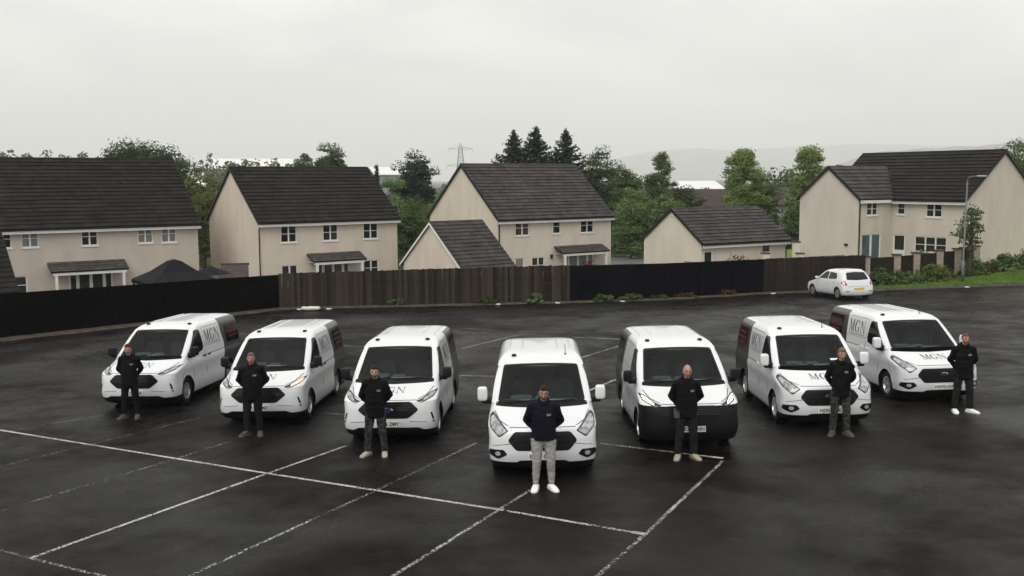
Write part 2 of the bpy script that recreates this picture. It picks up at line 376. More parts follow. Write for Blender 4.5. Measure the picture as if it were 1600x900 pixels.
bay_line([(-15.5, 25.4), (-11.79, 23.13), (-4.67, 18.78), (-.18, 16.11)], .105, .64)
bay_line([(-.12, 16.07), (1.9, 14.78)], .10, .68); bay_line([(-.45, 16.27), (-.16, 16.1)], .12, .45); bay_line([(1.78, 14.86), (1.95, 14.75)], .14, .4)
bay_line([(-6.91, 14.21), (-4.64, 18.64)], .10, .64); bay_line([(-4.62, 18.68), (-3.47, 20.85)], .09, .72)
bay_line([(-4.6, 12.9), (-2.45, 17.28), (-.75, 20.91)], .09, .79)
bay_line([(-1.8, 12.8), (-.28, 16.02), (.31, 17.29)], .09, .77)
bay_line([(.85, 12.55), (1.98, 14.81)], .09, .77); bay_line([(2.0, 14.85), (3.99, 19.03)], .09, .77)
bay_line([(1.8, 20.64), (3.85, 19.33)], .09, .7); bay_line([(3.8, 19.36), (4.03, 19.22)], .13, .4)
bay_line([(-8.53, 16.59), (-7.95, 17.7), (-6.8, 19.87), (-5.95, 21.72)], .09, .82)
bay_line([(-10.06, 19.67), (-8.87, 21.72), (-7.3, 24.46)], .09, .80)
bay_line([(-11.45, 23.04), (-9.83, 24.94)], .09, .82); bay_line([(-13.2, 21.9), (-11.45, 23.04)], .09, .84); bay_line([(-9.4, 15.2), (-8.53, 16.59)], .09, .83); bay_line([(-11.6, 17.2), (-10.06, 19.67)], .09, .83)
bay_line([(-9.5, 15.8), (-6.93, 14.22), (-5.2, 13.2)], .09, .77)
bay_line([(-1.6, 29.6), (-.4, 29.3)], .1, .68); bay_line([(-1.8, 35.35), (.36, 39.19)], .1, .72)
bay_line([(2.26, 37.91), (4.2, 36.95)], .1, .7); bay_line([(2.14, 32.54), (3.9, 35.6)], .1, .72)
bay_line([(1.9, 26.5), (3.07, 28.7)], .1, .66); bay_line([(2.7, 28.3), (3.3, 27.9)], .1, .66); bay_line([(-2.1, 40), (-1.0, 39.8)], .1, .72)
bay_line([(-1.6, 22.55), (-.5, 22.1)], .09, .8); bay_line([(-4.75, 24.45), (-3.9, 24.1)], .09, .8)
bay_line([(-3.6, 31.2), (-2.6, 30.6)], .09, .76); bay_line([(-6.2, 36.9), (-4.6, 35.9)], .09, .76)
bay_line([(-2.2, 41.5), (-.6, 40.7)], .09, .78)

# ================================================================ FENCES
WOOD = objrand(mat('weathered_fence_board', (.020, .0155, .0122), rough=.85, spec=.06, col2=(.046, .037, .030), nscale=3, stretch=(14, 14, .8), bump=.3, bscale=30), .5)
WOOD2 = objrand(mat('brown_stained_board', (.021, .0155, .0125), rough=.8, spec=.1, var=.3, vscale=3, stretch=(14, 14, .8)), .22)
BLK = mat('black_fence_paint', (.0022, .0022, .0025), rough=.8, spec=.02, var=.25, vscale=1.5)
BLK2 = mat('navy_black_fence_paint', (.0032, .0032, .0055), rough=.8, spec=.02, var=.3, vscale=1.5)
POSTM = mat('fence_post', (.025, .021, .018), rough=.85, var=.3)
def run(pts):
    P = [Vector((x, y, 0)) for x, y in pts]
    return P
def board_fence(name, label, pts, h0, h1, m, bw=.15):
    P = run(pts); o0 = P[0]; t = thing(name, label, 'fence', (o0.x, o0.y, gz(o0.x, o0.y)))
    tot = sum((P[i + 1] - P[i]).length for i in range(len(P) - 1)); done = 0
    meshes = []
    for k in range(4):
        b = MB(); x0, x1 = 0, bw + .006
        b.add([(x0, 0, 0), (x1, 0, 0), (x1, .02, 0), (x0, .02, 0), (x0, 0, 1), (x1, 0, 1 - .004 * k), (x1, .02, 1 - .004 * k), (x0, .02, 1)],
              [(0, 3, 2, 1), (4, 5, 6, 7), (0, 1, 5, 4), (1, 2, 6, 5), (2, 3, 7, 6), (3, 0, 4, 7)])
        meshes.append(b.mesh('board'))
    rails = MB(); posts = MB()
    for i in range(len(P) - 1):
        d = (P[i + 1] - P[i]); L = d.length; d.normalize(); ang = math.atan2(d.y, d.x); nn = Vector((-d.y, d.x, 0)); k = int(L / bw)
        for j in range(k):
            p = P[i] + d * (j * L / k) + nn * (random.uniform(-.003, .003) + (j % 2) * .024); h = h0 + (h1 - h0) * (done + j * L / k) / tot + random.uniform(-.02, .02)
            o = link('board', random.choice(meshes), m, t)
            o.location = (p.x - o0.x, p.y - o0.y, gz(p.x, p.y) + .05 - t.location.z); o.rotation_euler = (0, random.uniform(-.006, .006), ang); o.scale = (L / k / bw, 1, h)
        for s in (.35, 1.0, 1.6):
            a, c = P[i] + nn * .045, P[i + 1] + nn * .045
            rails.tube([(a.x - o0.x, a.y - o0.y, gz(a.x, a.y) + s - t.location.z), (c.x - o0.x, c.y - o0.y, gz(c.x, c.y) + s - t.location.z)], .035, 4)
        for j in range(int(L / 1.9) + 1):
            p = P[i] + d * min(L, j * 1.9) + nn * .13; z = gz(p.x, p.y) - t.location.z
            q = MB(); q.box(p.x - o0.x - .05, p.x - o0.x + .05, p.y - o0.y - .05, p.y - o0.y + .05, z - .1, z + h0 - .05)
            part('post', q, POSTM, t)
        done += L
    part('rail', rails, POSTM, t); return t
def panel_fence(name, label, pts, h0, h1, m, pw=1.85):
    P = run(pts); o0 = P[0]; t = thing(name, label, 'fence', (o0.x, o0.y, gz(o0.x, o0.y))); z0 = t.location.z
    tot = sum((P[i + 1] - P[i]).length for i in range(len(P) - 1)); done = 0
    for i in range(len(P) - 1):
        d = (P[i + 1] - P[i]); L = d.length; d.normalize(); nn = Vector((-d.y, d.x, 0)); k = max(1, round(L / pw))
        for j in range(k):
            a, c = P[i] + d * (L * j / k + .01), P[i] + d * (L * (j + 1) / k - .01); b = MB()
            ha, hc = h0 + (h1 - h0) * (done + L * j / k) / tot, h0 + (h1 - h0) * (done + L * (j + 1) / k) / tot
            nb = 12
            for s in range(nb):      # close overlapping boards
                u, w = a.lerp(c, s / nb), a.lerp(c, (s + 1) / nb); u2 = u + nn * .012; hh = ha + (hc - ha) * s / nb
                vv = []
                for top in (0, 1):
                    for q in (u, w + nn * .012, w + nn * .03, u + nn * .03): vv.append((q.x - o0.x, q.y - o0.y, gz(q.x, q.y) + (hh if top else .04) - z0))
                b.add(vv, [(0, 3, 2, 1), (4, 5, 6, 7), (0, 1, 5, 4), (1, 2, 6, 5), (2, 3, 7, 6), (3, 0, 4, 7)])
            part('panel', b, m, t)
            q = MB(); p = a + nn * .1; q.box(p.x - o0.x - .05, p.x - o0.x + .05, p.y - o0.y - .05, p.y - o0.y + .05, gz(p.x, p.y) - .1 - z0, gz(p.x, p.y) + ha - .04 - z0)
            part('post', q, m, t)
        done += L
    return t
panel_fence('black_fence', 'plain black boarded fence behind the leftmost van, nearest to the viewer', FEN[0:3], 1.97, 1.72, BLK)
board_fence('wooden_fence', 'weathered brown vertical board fence in the middle, between two black stretches', [FEN[2], FEN[3]], 1.74, 1.86, WOOD)
panel_fence('black_fence', 'blue-black boarded fence in front of the detached garage, weeds at its foot', FEN[3:6], 1.86, 1.84, BLK2)
board_fence('wooden_fence', 'dark brown board fence directly behind the parked white hatchback', [FEN[5], FEN[6]], 1.82, 1.84, WOOD2)
# brick-pillar fence beside the lawn
PILM = mat('pale_brick_pillar', (.26, .22, .18), rough=.8, var=.2, vscale=8, bump=.3)
CAPM = mat('pillar_cap', (.05, .04, .036), rough=.7, var=.2)
pil = [(19.62, 56.75, -1.25, .46), (21.75, 57.9, -1.2, .48), (23.2, 58.8, -1.15, .52), (24.9, 59.7, -1.1, .58), (26.25, 60.4, -1.0, .62), (27.75, 61.3, -.85, .72)]
t = thing('pillar_fence', 'fence of dark brown panels between pale brick pillars, stepping up beside the lawn', 'fence', (pil[0][0], pil[0][1], pil[0][2]))
x0, y0, z0 = pil[0][:3]
for i, (x, y, zb, zt) in enumerate(pil):
    q = MB(); q.box(x - x0 - .19, x - x0 + .19, y - y0 - .19, y - y0 + .19, zb - z0 - .5, zt - z0); p_ = part('pillar', q, PILM, t)
    q = MB(); q.box(x - x0 - .24, x - x0 + .24, y - y0 - .24, y - y0 + .24, zt - z0 + .002, zt - z0 + .07); part('coping', q, CAPM, p_)
    if i < 5:
        X, Y, ZB, ZT = pil[i + 1]; a = Vector((x - x0, y - y0, 0)); c = Vector((X - x0, Y - y0, 0)); d = (c - a).normalized(); a += d * .2; c -= d * .2; nn = Vector((-d.y, d.x, 0))
        nb = max(4, round((c - a).length / .16)); top = zt - z0 - .06 + (.0 if i < 4 else .08)
        for s in range(nb):
            u, w = a.lerp(c, s / nb + .004), a.lerp(c, (s + 1) / nb - .004); q = MB(); vv = []
            for z in (min(zb, ZB) - z0 - .4, top):
                for k in (u, w, w + nn * .025, u + nn * .025): vv.append((k.x, k.y, z))
            q.add(vv, [(0, 3, 2, 1), (4, 5, 6, 7), (0, 1, 5, 4), (1, 2, 6, 5), (2, 3, 7, 6), (3, 0, 4, 7)])
            part('board', q, WOOD2, t)
        if i == 4:
            q = MB(); q.tube([(a.x, a.y, top + .05), (c.x, c.y, top + .05)], .07, 4); part('capping', q, CAPM, t)

# ================================================================ HOUSES
TILE = mat('brown_roof_tile', (.019, .0155, .014), rough=.6, spec=.08, var=.35, vscale=1.2, island=.28)
TILE2 = mat('grey_brown_roof_tile', (.033, .029, .028), rough=.55, spec=.14, var=.35, vscale=1.2, island=.28)
TILED = mat('dark_roof_tile', (.0145, .0122, .0112), rough=.6, spec=.07, var=.3, vscale=1.2, island=.25)
UNDER = mat('roof_felt', (.012, .011, .011), rough=.8)
WHITEU = mat('white_upvc', (.62, .62, .60), rough=.35, spec=.4, var=.06, vscale=3)
BLKU = mat('black_upvc', (.012, .012, .012), rough=.4)
PANE = mat('window_glass', (.012, .014, .014), rough=.06, spec=.5)
PANEC = mat('window_glass_with_blind', (.16, .165, .155), rough=.1, spec=.5, var=.15, vscale=3, stretch=(6, 1, .5))
PANEB = mat('bluish_window_glass', (.06, .085, .10), rough=.06, spec=.5)
LEADM = mat('grey_canopy_tile', (.045, .043, .04), rough=.55, var=.35, vscale=4, island=.3)
def render_mat(n, c): return mat(n, c, rough=.85, spec=.2, var=.07, vscale=1.1, detail=9, bump=.25, bscale=60, stretch=(1, 1, .38))
RW1 = render_mat('pink_beige_render', (.43, .378, .33)); RW2 = render_mat('beige_render', (.51, .45, .378)); RW3 = render_mat('cream_render', (.52, .47, .395)); RW4 = render_mat('pale_stone_render', (.48, .43, .375))

def tile_field(x0, x1, ylo, zlo, yhi, zhi, g=.36, w=.32, th=.045):
    """overlapping tiles on a slope running from (ylo,zlo) up to (yhi,zhi), for x0..x1"""
    b = MB(); L = math.hypot(yhi - ylo, zhi - zlo); dy, dz = (yhi - ylo) / L, (zhi - zlo) / L; ny, nz_ = -dz, dy
    if nz_ < 0: ny, nz_ = -ny, -nz_
    n = max(1, round(L / g)); g = L / n
    for r in range(n):
        off = (r % 2) * w / 2; k = int((x1 - x0) / w) + 2
        for c in range(k):
            a = max(x0, x0 + (c - 1) * w + off + .004); e_ = min(x1, x0 + c * w + off - .004)
            if e_ - a < .03: continue
            s0, s1 = r * g - .03, (r + 1) * g + .02
            t0 = th + random.uniform(0, .012); t1 = .006
            P = lambda s, t: (ylo + dy * s + ny * t, zlo + dz * s + nz_ * t)
            q = [P(s0, 0), P(s0, t0), P(s1, t1), P(s1, 0)]
            b.add([(a, *q[0]), (e_, *q[0]), (a, *q[1]), (e_, *q[1]), (a, *q[2]), (e_, *q[2])], [(0, 1, 3, 2), (2, 3, 5, 4), (0, 2, 4), (1, 5, 3)])
    return b
def gable_roof(parent, W, D, ze, rise, tm, ovx=.12, ovy=.28, front_only=False, bargem=None, back=True):
    sl = rise / (D / 2); r = MB()
    yo = -ovy; zo = ze - sl * ovy
    for (ya, za, yb, zb) in ((yo, zo, D / 2, ze + rise), (D + ovy, zo, D / 2, ze + rise)):
        r.add([(-ovx, ya, za), (W + ovx, ya, za), (W + ovx, yb, zb), (-ovx, yb, zb), (-ovx, ya, za - .12), (W + ovx, ya, za - .12), (W + ovx, yb, zb - .12), (-ovx, yb, zb - .12)],
              [(0, 1, 2, 3), (7, 6, 5, 4), (0, 4, 5, 1), (0, 3, 7, 4), (1, 5, 6, 2)])
    ro = part('roof', r, UNDER, parent)
    part('roof_tiles', tile_field(-ovx, W + ovx, yo, zo + .004, D / 2 - .02, ze + rise - .01), tm, ro, kind='stuff')
    part('roof_tiles', tile_field(-ovx, W + ovx, D + ovy, zo + .004, D / 2 + .02, ze + rise - .01), tm, ro, kind='stuff')
    rd = MB(); n = int((W + 2 * ovx) / .45); st = (W + 2 * ovx) / n
    for i in range(n):
        x = -ovx + i * st; a = .11
        rd.add([(x + .005, D / 2 - a, ze + rise - .03), (x + .005, D / 2, ze + rise + .065), (x + .005, D / 2 + a, ze + rise - .03),
                (x + st - .005, D / 2 - a, ze + rise - .04), (x + st - .005, D / 2, ze + rise + .055), (x + st - .005, D / 2 + a, ze + rise - .04)], [(0, 3, 4, 1), (1, 4, 5, 2), (0, 1, 2), (3, 5, 4)])
    part('ridge_tiles', rd, tm, ro, kind='stuff')
    # bargeboards, fascia, gutter
    for x in (-ovx - .03, W + ovx + .002):
        q = MB()
        for (ya, yb) in ((yo, D / 2), (D + ovy, D / 2)):
            vv = []
            for xx in (x, x + .028):
                vv += [(xx, ya, zo - .17), (xx, yb, ze + rise - .17), (xx, yb, ze + rise - .01), (xx, ya, zo - .01)]
            q.add(vv, [(0, 1, 2, 3), (7, 6, 5, 4), (0, 4, 5, 1), (1, 5, 6, 2), (2, 6, 7, 3), (3, 7, 4, 0)])
        part('bargeboard', q, bargem or BLKU, parent)
    q = MB(); q.box(-ovx, W + ovx, yo - .03, yo - .004, zo - .30, zo - .10); part('fascia', q, WHITEU, parent)
    q = MB(); q.box(-ovx, W + ovx, yo + .0, -.002, zo - .30, zo - .28); part('soffit', q, WHITEU, parent)
    q = MB(); prof = [(math.cos(a) * .055, math.sin(a) * .055) for a in np.linspace(math.pi, 2 * math.pi, 7)]
    vv = [(x, yo - .085 + c, zo - .075 + s) for x in (-ovx, W + ovx) for c, s in prof]; q.add(vv, [(i, i + 1, i + 8, i + 7) for i in range(6)]); q.box(-ovx, W + ovx, yo - .14, yo - .03, zo - .08, zo - .06)
    part('gutter', q, BLKU, parent)
    return ro
def facade(W, H, ops, dep=.10):
    """front wall with real openings and reveals; lies in y=0, faces -y"""
    xs = sorted({0, W, *[o[0] for o in ops], *[o[1] for o in ops]}); zs = sorted({-.6, H, *[o[2] for o in ops], *[o[3] for o in ops]})
    b = MB()
    for i in range(len(xs) - 1):
        for j in range(len(zs) - 1):
            cx, cz = (xs[i] + xs[i + 1]) / 2, (zs[j] + zs[j + 1]) / 2
            if any(o[0] < cx < o[1] and o[2] < cz < o[3] for o in ops): continue
            b.add([(xs[i], 0, zs[j]), (xs[i + 1], 0, zs[j]), (xs[i + 1], 0, zs[j + 1]), (xs[i], 0, zs[j + 1])], [(0, 1, 2, 3)])
    for o in ops:
        a, c, d, e_ = o[:4]
        b.add([(a, 0, d), (c, 0, d), (c, 0, e_), (a, 0, e_), (a, dep, d), (c, dep, d), (c, dep, e_), (a, dep, e_)], [(0, 4, 5, 1), (1, 5, 6, 2), (2, 6, 7, 3), (3, 7, 4, 0), (4, 7, 6, 5)])
    return b
def window(parent, a, c, d, e_, kind='two', glass=PANE, M=None, sill=True):
    """framed window / glazed door filling the opening a..c, d..e_ (built in the facade plane, recessed)"""
    f = MB(); fr = .055; y0, y1 = .03, .085
    cols = {'one': 1, 'two': 2, 'three': 3, 'four': 4, 'door': 1, 'french': 2, 'frenchside': 4}[kind]
    tr = kind in ('one', 'two', 'three'); w = (c - a); mull = .085
    f.box(a, a + fr, y0, y1, d, e_); f.box(c - fr, c, y0, y1, d, e_); f.box(a + fr, c - fr, y0 + .002, y1, d, d + fr); f.box(a + fr, c - fr, y0 + .002, y1, e_ - fr, e_)
    lights = []
    if kind == 'frenchside':
        sp = [a + fr, a + w * .2, a + w * .5, a + w * .8, c - fr]
        cuts = sp
    else: cuts = [a + fr + (w - 2 * fr) * i / cols for i in range(cols + 1)]
    for i in range(1, len(cols and cuts) - 1): f.box(cuts[i] - mull / 2, cuts[i] + mull / 2, y0 - .01, y1, d + fr, e_ - fr)
    inner = .05 if kind in ('french', 'frenchside', 'door') else .02
    for i in range(len(cuts) - 1):
        u0 = cuts[i] + (mull / 2 if i else 0); u1 = cuts[i + 1] - (mull / 2 if i < len(cuts) - 2 else 0)
        lights.append((u0, u1))
        if inner > .03:
            f.box(u0, u0 + inner, y0 + .008, y1, d + fr, e_ - fr); f.box(u1 - inner, u1, y0 + .008, y1, d + fr, e_ - fr)
            if kind == 'door': f.box(u0 + inner, u1 - inner, y0 + .01, y1, d + fr, d + (e_ - d) * .52)
        if tr:
            zm = d + fr + (e_ - d - 2 * fr) * .48; f.box(u0, u1, y0 + .006, y1 - .01, zm - .018, zm + .018)
    if M is not None: f.v = [tuple(M @ Vector(p)) for p in f.v]
    nm = 'door' if kind in ('door',) else ('french_door' if kind.startswith('french') else 'window')
    fo = part(nm, f, WHITEU, parent)
    for (u0, u1) in lights:
        zs = [(d + fr, e_ - fr)]
        if tr: zm = d + fr + (e_ - d - 2 * fr) * .48; zs = [(d + fr, zm - .018), (zm + .018, e_ - fr)]
        if kind == 'door': zs = [(d + (e_ - d) * .52, e_ - fr)]
        for (za, zb) in zs:
            p = MB(); p.box(u0 + inner * .9, u1 - inner * .9, .055, .065, za, zb)
            if M is not None: p.v = [tuple(M @ Vector(q)) for q in p.v]
            part('pane', p, glass, fo)
    if sill and nm == 'window':
        p = MB(); p.box(a - .05, c + .05, -.05, .03, d - .075, d - .003)
        if M is not None: p.v = [tuple(M @ Vector(q)) for q in p.v]
        part('sill', p, WHITEU, fo)
    return fo
def downpipe(parent, x, y, z0, z1, kink=0):
    q = MB(); q.tube([(x, y - .30, z1), (x, y - .28, z1 - .12), (x, y - .07, z1 - .5), (x, y - .07, z0)], .04, 8); part('downpipe', q, BLKU, parent, smooth=True)
def canopy(parent, x0, x1, zt, zb, dep=.95, posts=True):
    q = MB(); zm = zb + .22
    q.add([(x0, 0, zt), (x1, 0, zt), (x1, -dep, zm), (x0, -dep, zm), (x0, 0, zt - .1), (x1, 0, zt - .1), (x1, -dep, zm - .08), (x0, -dep, zm - .08)], [(0, 1, 2, 3), (7, 6, 5, 4), (0, 3, 7, 4), (1, 5, 6, 2), (3, 2, 6, 7), (0, 4, 5, 1)])
    o = part('porch_canopy', q, UNDER, parent)
    part('canopy_tiles', tile_field(x0, x1, -dep - .02, zm + .005, 0, zt + .005, g=.28, w=.3, th=.035), LEADM, o, kind='stuff')
    q = MB(); q.box(x0 + .12, x1 - .12, -dep + .03, -dep + .12, zb - .02, zm - .06); q.box(x0 + .12, x1 - .12, -dep + .12, -.004, zm - .11, zm - .085); part('canopy_beam', q, WHITEU, o)
    if posts:
        for x in (x0 + .3, x1 - .3):
            q = MB(); q.box(x - .07, x + .07, -dep + .01, -dep + .15, -.3, zb - .02); part('canopy_post', q, WHITEU, o)
def shell(parent, W, D, ze, rise, ops, wm):
    b = facade(W, ze, ops)
    z0 = -.6
    b.add([(0, 0, z0), (0, D, z0), (0, D, ze), (0, D / 2, ze + rise - .13), (0, 0, ze)], [(4, 3, 2, 1, 0)])
    b.add([(W, 0, z0), (W, D, z0), (W, D, ze), (W, D / 2, ze + rise - .13), (W, 0, ze)], [(0, 1, 2, 3, 4)])
    b.add([(0, D, z0), (W, D, z0), (W, D, ze), (0, D, ze)], [(3, 2, 1, 0)])
    me = b.mesh('wall', fix=False); return link('wall', me, wm, parent)
def house(name, label, cat, x, y, zg, yaw, W, D, ze, rise, wm, tm, wins, barge=None):
    t = thing(name, label, cat, (x, y, zg), R(yaw))
    ops = [w[:4] for w in wins]
    shell(t, W, D, ze, rise, ops, wm)
    gable_roof(t, W, D, ze, rise, tm, bargem=barge)
    for w in wins: window(t, *w)
    return t
# far left house (runs out of the frame)
zg = -2.3; ox = 3.4
e1 = Vector((math.cos(R(35.7)), math.sin(R(35.7)), 0))
p = Vector((-28.87, 58.0, 0)) - e1 * ox
Z = lambda z: z - zg
h1 = house('house', 'beige two-storey house at far left under a long dark tiled roof, black gazebo before it', 'house', p.x, p.y, zg, 35.7, 11.25 + ox, 9.2, 2.45 - zg, 3.86, RW1, TILED, [
    (ox - .34, ox + .55, Z(1.14), Z(2.2), 'two', PANE), (ox + 1.06, ox + 1.98, Z(1.13), Z(2.2), 'two', PANEC), (ox + 4.3, ox + 5.24, Z(1.1), Z(2.2), 'two', PANE), (ox + 7.56, ox + 8.46, Z(1.12), Z(2.2), 'two', PANEC), (ox + 8.98, ox + 9.9, Z(1.1), Z(2.2), 'two', PANEC),
    (ox + 3.5, ox + 6.0, .12, Z(-.45), 'frenchside', PANE), (ox + .5, ox + 1.25, Z(-1.5), Z(-.5), 'one', PANE)])
canopy(h1, ox + 2.35, ox + 6.7, Z(.2), Z(-.5))
q = MB(); q.box(ox + 6.95, ox + 7.25, -.09, -.003, Z(1.87), Z(2.16)); part('alarm_box', q, WHITEU, h1)
zg = -2.25
h2 = house('house', 'beige detached two-storey house with dark roof, second from the left, three upper windows', 'house', -15.75, 64, zg, 37.5, 10.0, 8.18, 2.5 - zg, 3.25, RW2, TILED, [
    (1.45, 2.55, Z(.95), Z(2.08), 'two', PANE), (4.4, 5.5, Z(.95), Z(2.08), 'two', PANE), (7.38, 8.5, Z(.95), Z(2.07), 'two', PANE), (1.45, 2.55, Z(-1.6), Z(-.5), 'two', PANE), (7.35, 8.5, Z(-1.5), Z(-.48), 'two', PANE), (3.9, 6.3, .12, Z(-.42), 'frenchside', PANE)])
canopy(h2, 3.2, 7.05, Z(.17), Z(-.5)); downpipe(h2, -.02, .02, -.3, Z(2.3))
zg = -2.35
h3 = house('house', 'cream two-storey house in the centre with small gabled garage at its left', 'house', -.95, 70, zg, 36.9, 10.4, 8.59, 2.36 - zg, 3.6, RW3, TILE2, [
    (1.5, 2.72, Z(.97), Z(2.08), 'two', PANE), (4.85, 5.56, Z(1.0), Z(2.06), 'one', PANE), (7.44, 8.7, Z(.97), Z(2.08), 'two', PANE), (1.44, 2.3, .1, Z(-.58), 'door', PANEC), (2.95, 4.08, Z(-1.7), Z(-.6), 'two', PANE), (5.75, 8.7, .12, Z(-.5), 'frenchside', PANEC)])
canopy(h3, 4.95, 9.45, Z(.1), Z(-.55)); downpipe(h3, .1, .02, -.3, Z(2.2))
for (x_, z_) in ((4.6, -.45), (9.65, -.15)):
    q = MB(); q.box(x_, x_ + .16, -.12, -.003, Z(z_) - .3, Z(z_)); part('wall_lamp', q, BLKU, h3)
zg = -2.3
g3 = house('garage', 'small cream gabled garage with dark roof, built close in front of the centre house', 'garage', -3.07, 62, zg, 37.5, 3.9, 6.64, -.38 - zg, 2.6, RW2, TILE2, [], WHITEU)
zg = -1.95
g4 = house('garage', 'detached single-storey cream garage with grey tiled roof behind the blue-black fence', 'garage', 12.4, 67, zg, 31.8, 7.85, 5.91, .80 - zg, 2.05, RW3, TILE2, [(5.5, 6.3, Z(-.75), Z(.42), 'one', PANE), (.2, 1.02, 0.05, Z(.08), 'door', PANE)])
downpipe(g4, 7.75, .02, -.3, .55 - zg)
q = MB(); q.lathe([(0, .11), (.04, .11), (.05, .07)], 12, 'x'); q.v = [(-.003 - v[0], v[1] + 2.95, v[2] + Z(2.3)) for v in q.v]; part('round_vent', q, WHITEU, g4)
zg = -2.1
house('garage', 'dark-roofed garage cut off by the left edge of the picture behind the black fence', 'garage', -26.9, 46.4, zg, 37, 4.0, 6.6, -.35 - zg, 2.7, RW1, TILED, [])
# right hand house: main block with a wing projecting towards the fence
zg = -1.0; YW = -58
ex = Vector((math.cos(R(YW)), math.sin(R(YW)), 0)); dx = Vector((-ex.y, ex.x, 0))
FLm = Vector((27.78, 62.88, 0)) - ex * 10.76
h5 = thing('house', 'large L-shaped beige house at the right with a projecting gabled wing and garden doors', 'house', (FLm.x, FLm.y, zg), R(YW))
Wm, Dm, ze, rise = 10.76, 7.42, 3.66 - zg, 2.87
xv = 10.76 - 5.37          # where the wing's right wall meets the main facade
wins = [(xv + .38, xv + .98, Z(2.45), Z(3.28), 'one', PANE), (xv + 2.55, xv + 3.7, Z(2.34), Z(3.28), 'two', PANE), (xv + .14, xv + 1.08, .08, Z(1.12), 'door', PANE), (xv + 1.78, xv + 4.1, Z(.1), Z(1.1), 'three', PANE)]
shell(h5, Wm, Dm, ze, rise, [w[:4] for w in wins], RW4); gable_roof(h5, Wm, Dm, ze, rise, TILED, bargem=BLKU)
for w in wins: window(h5, *w)
# wing: local frame, ridge along local y; spans x xv-4.9 .. xv, y -3.27 .. main roof
xl, Lw, wr = xv - 4.9, 3.27, 1.95
wm_ = facade(Lw, ze, [(.8, 1.85, Z(2.42), Z(3.28)), (.35, 2.25, .1, Z(1.2))])
MR = Matrix.Translation((xv, -Lw, 0)) @ Matrix.Rotation(R(90), 4, 'Z')
wm_.v = [tuple(MR @ Vector(p)) for p in wm_.v]
wm_.add([(xl, -Lw, -.6), (xv, -Lw, -.6), (xv, -Lw, ze), ((xl + xv) / 2, -Lw, ze + wr - .13), (xl, -Lw, ze)], [(0, 1, 2, 3, 4)])
wm_.add([(xl, -Lw, -.6), (xl, 0, -.6), (xl, 0, ze), (xl, -Lw, ze)], [(3, 2, 1, 0)])
link('wing_wall', wm_.mesh('wing_wall', fix=False), RW4, h5)
window(h5, .8, 1.85, Z(2.42), Z(3.28), 'two', PANE, MR); window(h5, .35, 2.25, .1, Z(1.2), 'french', PANEB, MR)
xm = (xl + xv) / 2; sl = wr / 2.45; ov = .22; yb = (wr) / (rise / (Dm / 2))
r = MB(); ta = MB()
for s in (-1, 1):
    xe = xm + s * (2.45 + ov); zo = ze - sl * ov
    r.add([(xe, -Lw - .12, zo), (xm, -Lw - .12, ze + wr), (xm, yb, ze + wr), (xe, -.1, zo), (xe, -Lw - .12, zo - .12), (xm, -Lw - .12, ze + wr - .12), (xm, yb, ze + wr - .12), (xe, -.1, zo - .12)], [(0, 1, 2, 3), (7, 6, 5, 4), (0, 4, 5, 1), (0, 3, 7, 4)])
    L = math.hypot(2.45 + ov, wr + sl * ov); n = round(L / .36)
    for k in range(n):
        f0, f1 = k / n, (k + 1) / n; ya = -Lw - .12; ye = max(-.05, -.1 + (yb + .1) * f0) + .12
        st = int((ye - ya) / .32) + 1
        for c in range(st):
            y0_ = ya + c * .32 + .004; y1_ = min(ye, ya + (c + 1) * .32 - .004)
            if y1_ - y0_ < .05: continue
            P = lambda f, t: (xe + (xm - xe) * f + s * t * .65, zo + (ze + wr - zo) * f + t * .76)
            a0, a1, a2 = P(f0 - .01, .002), P(f0 - .01, .05 + random.uniform(0, .012)), P(f1 + .008, .01)
            ta.add([(a0[0], y0_, a0[1]), (a0[0], y1_, a0[1]), (a1[0], y0_, a1[1]), (a1[0], y1_, a1[1]), (a2[0], y0_, a2[1]), (a2[0], y1_, a2[1])], [(0, 1, 3, 2), (2, 3, 5, 4), (0, 2, 4), (1, 5, 3)])
wr_o = part('wing_roof', r, UNDER, h5); part('roof_tiles', ta, TILE2, wr_o, kind='stuff')
q = MB()
for s in (-1, 1):
    xe = xm + s * (2.45 + ov); zo = ze - sl * ov; vv = []
    for yy in (-Lw - .15, -Lw - .122): vv += [(xe, yy, zo - .17), (xm, yy, ze + wr - .17), (xm, yy, ze + wr - .01), (xe, yy, zo - .01)]
    q.add(vv, [(0, 1, 2, 3), (7, 6, 5, 4), (0, 4, 5, 1), (1, 5, 6, 2), (2, 6, 7, 3), (3, 7, 4, 0)])
part('bargeboard', q, BLKU, h5)
q = MB(); q.box(xv + ov, xv + ov + .025, -Lw - .1, -.3, ze - sl * ov - .28, ze - sl * ov - .09); part('fascia', q, WHITEU, h5)
q = MB(); q.tube([(xv + .25, -Lw + .05, ze - .3), (xv + .07, -Lw + .05, ze - .6), (xv + .07, -Lw + .05, -.4)], .04); part('downpipe', q, BLKU, h5, smooth=True)
for (x_, z_) in ((xv - 1.0, 1.0),):
    q = MB(); q.box(x_, x_ + .22, -Lw - .09, -Lw - .003, z_ + .45, z_ + .6); part('wall_lamp', q, BLKU, h5)
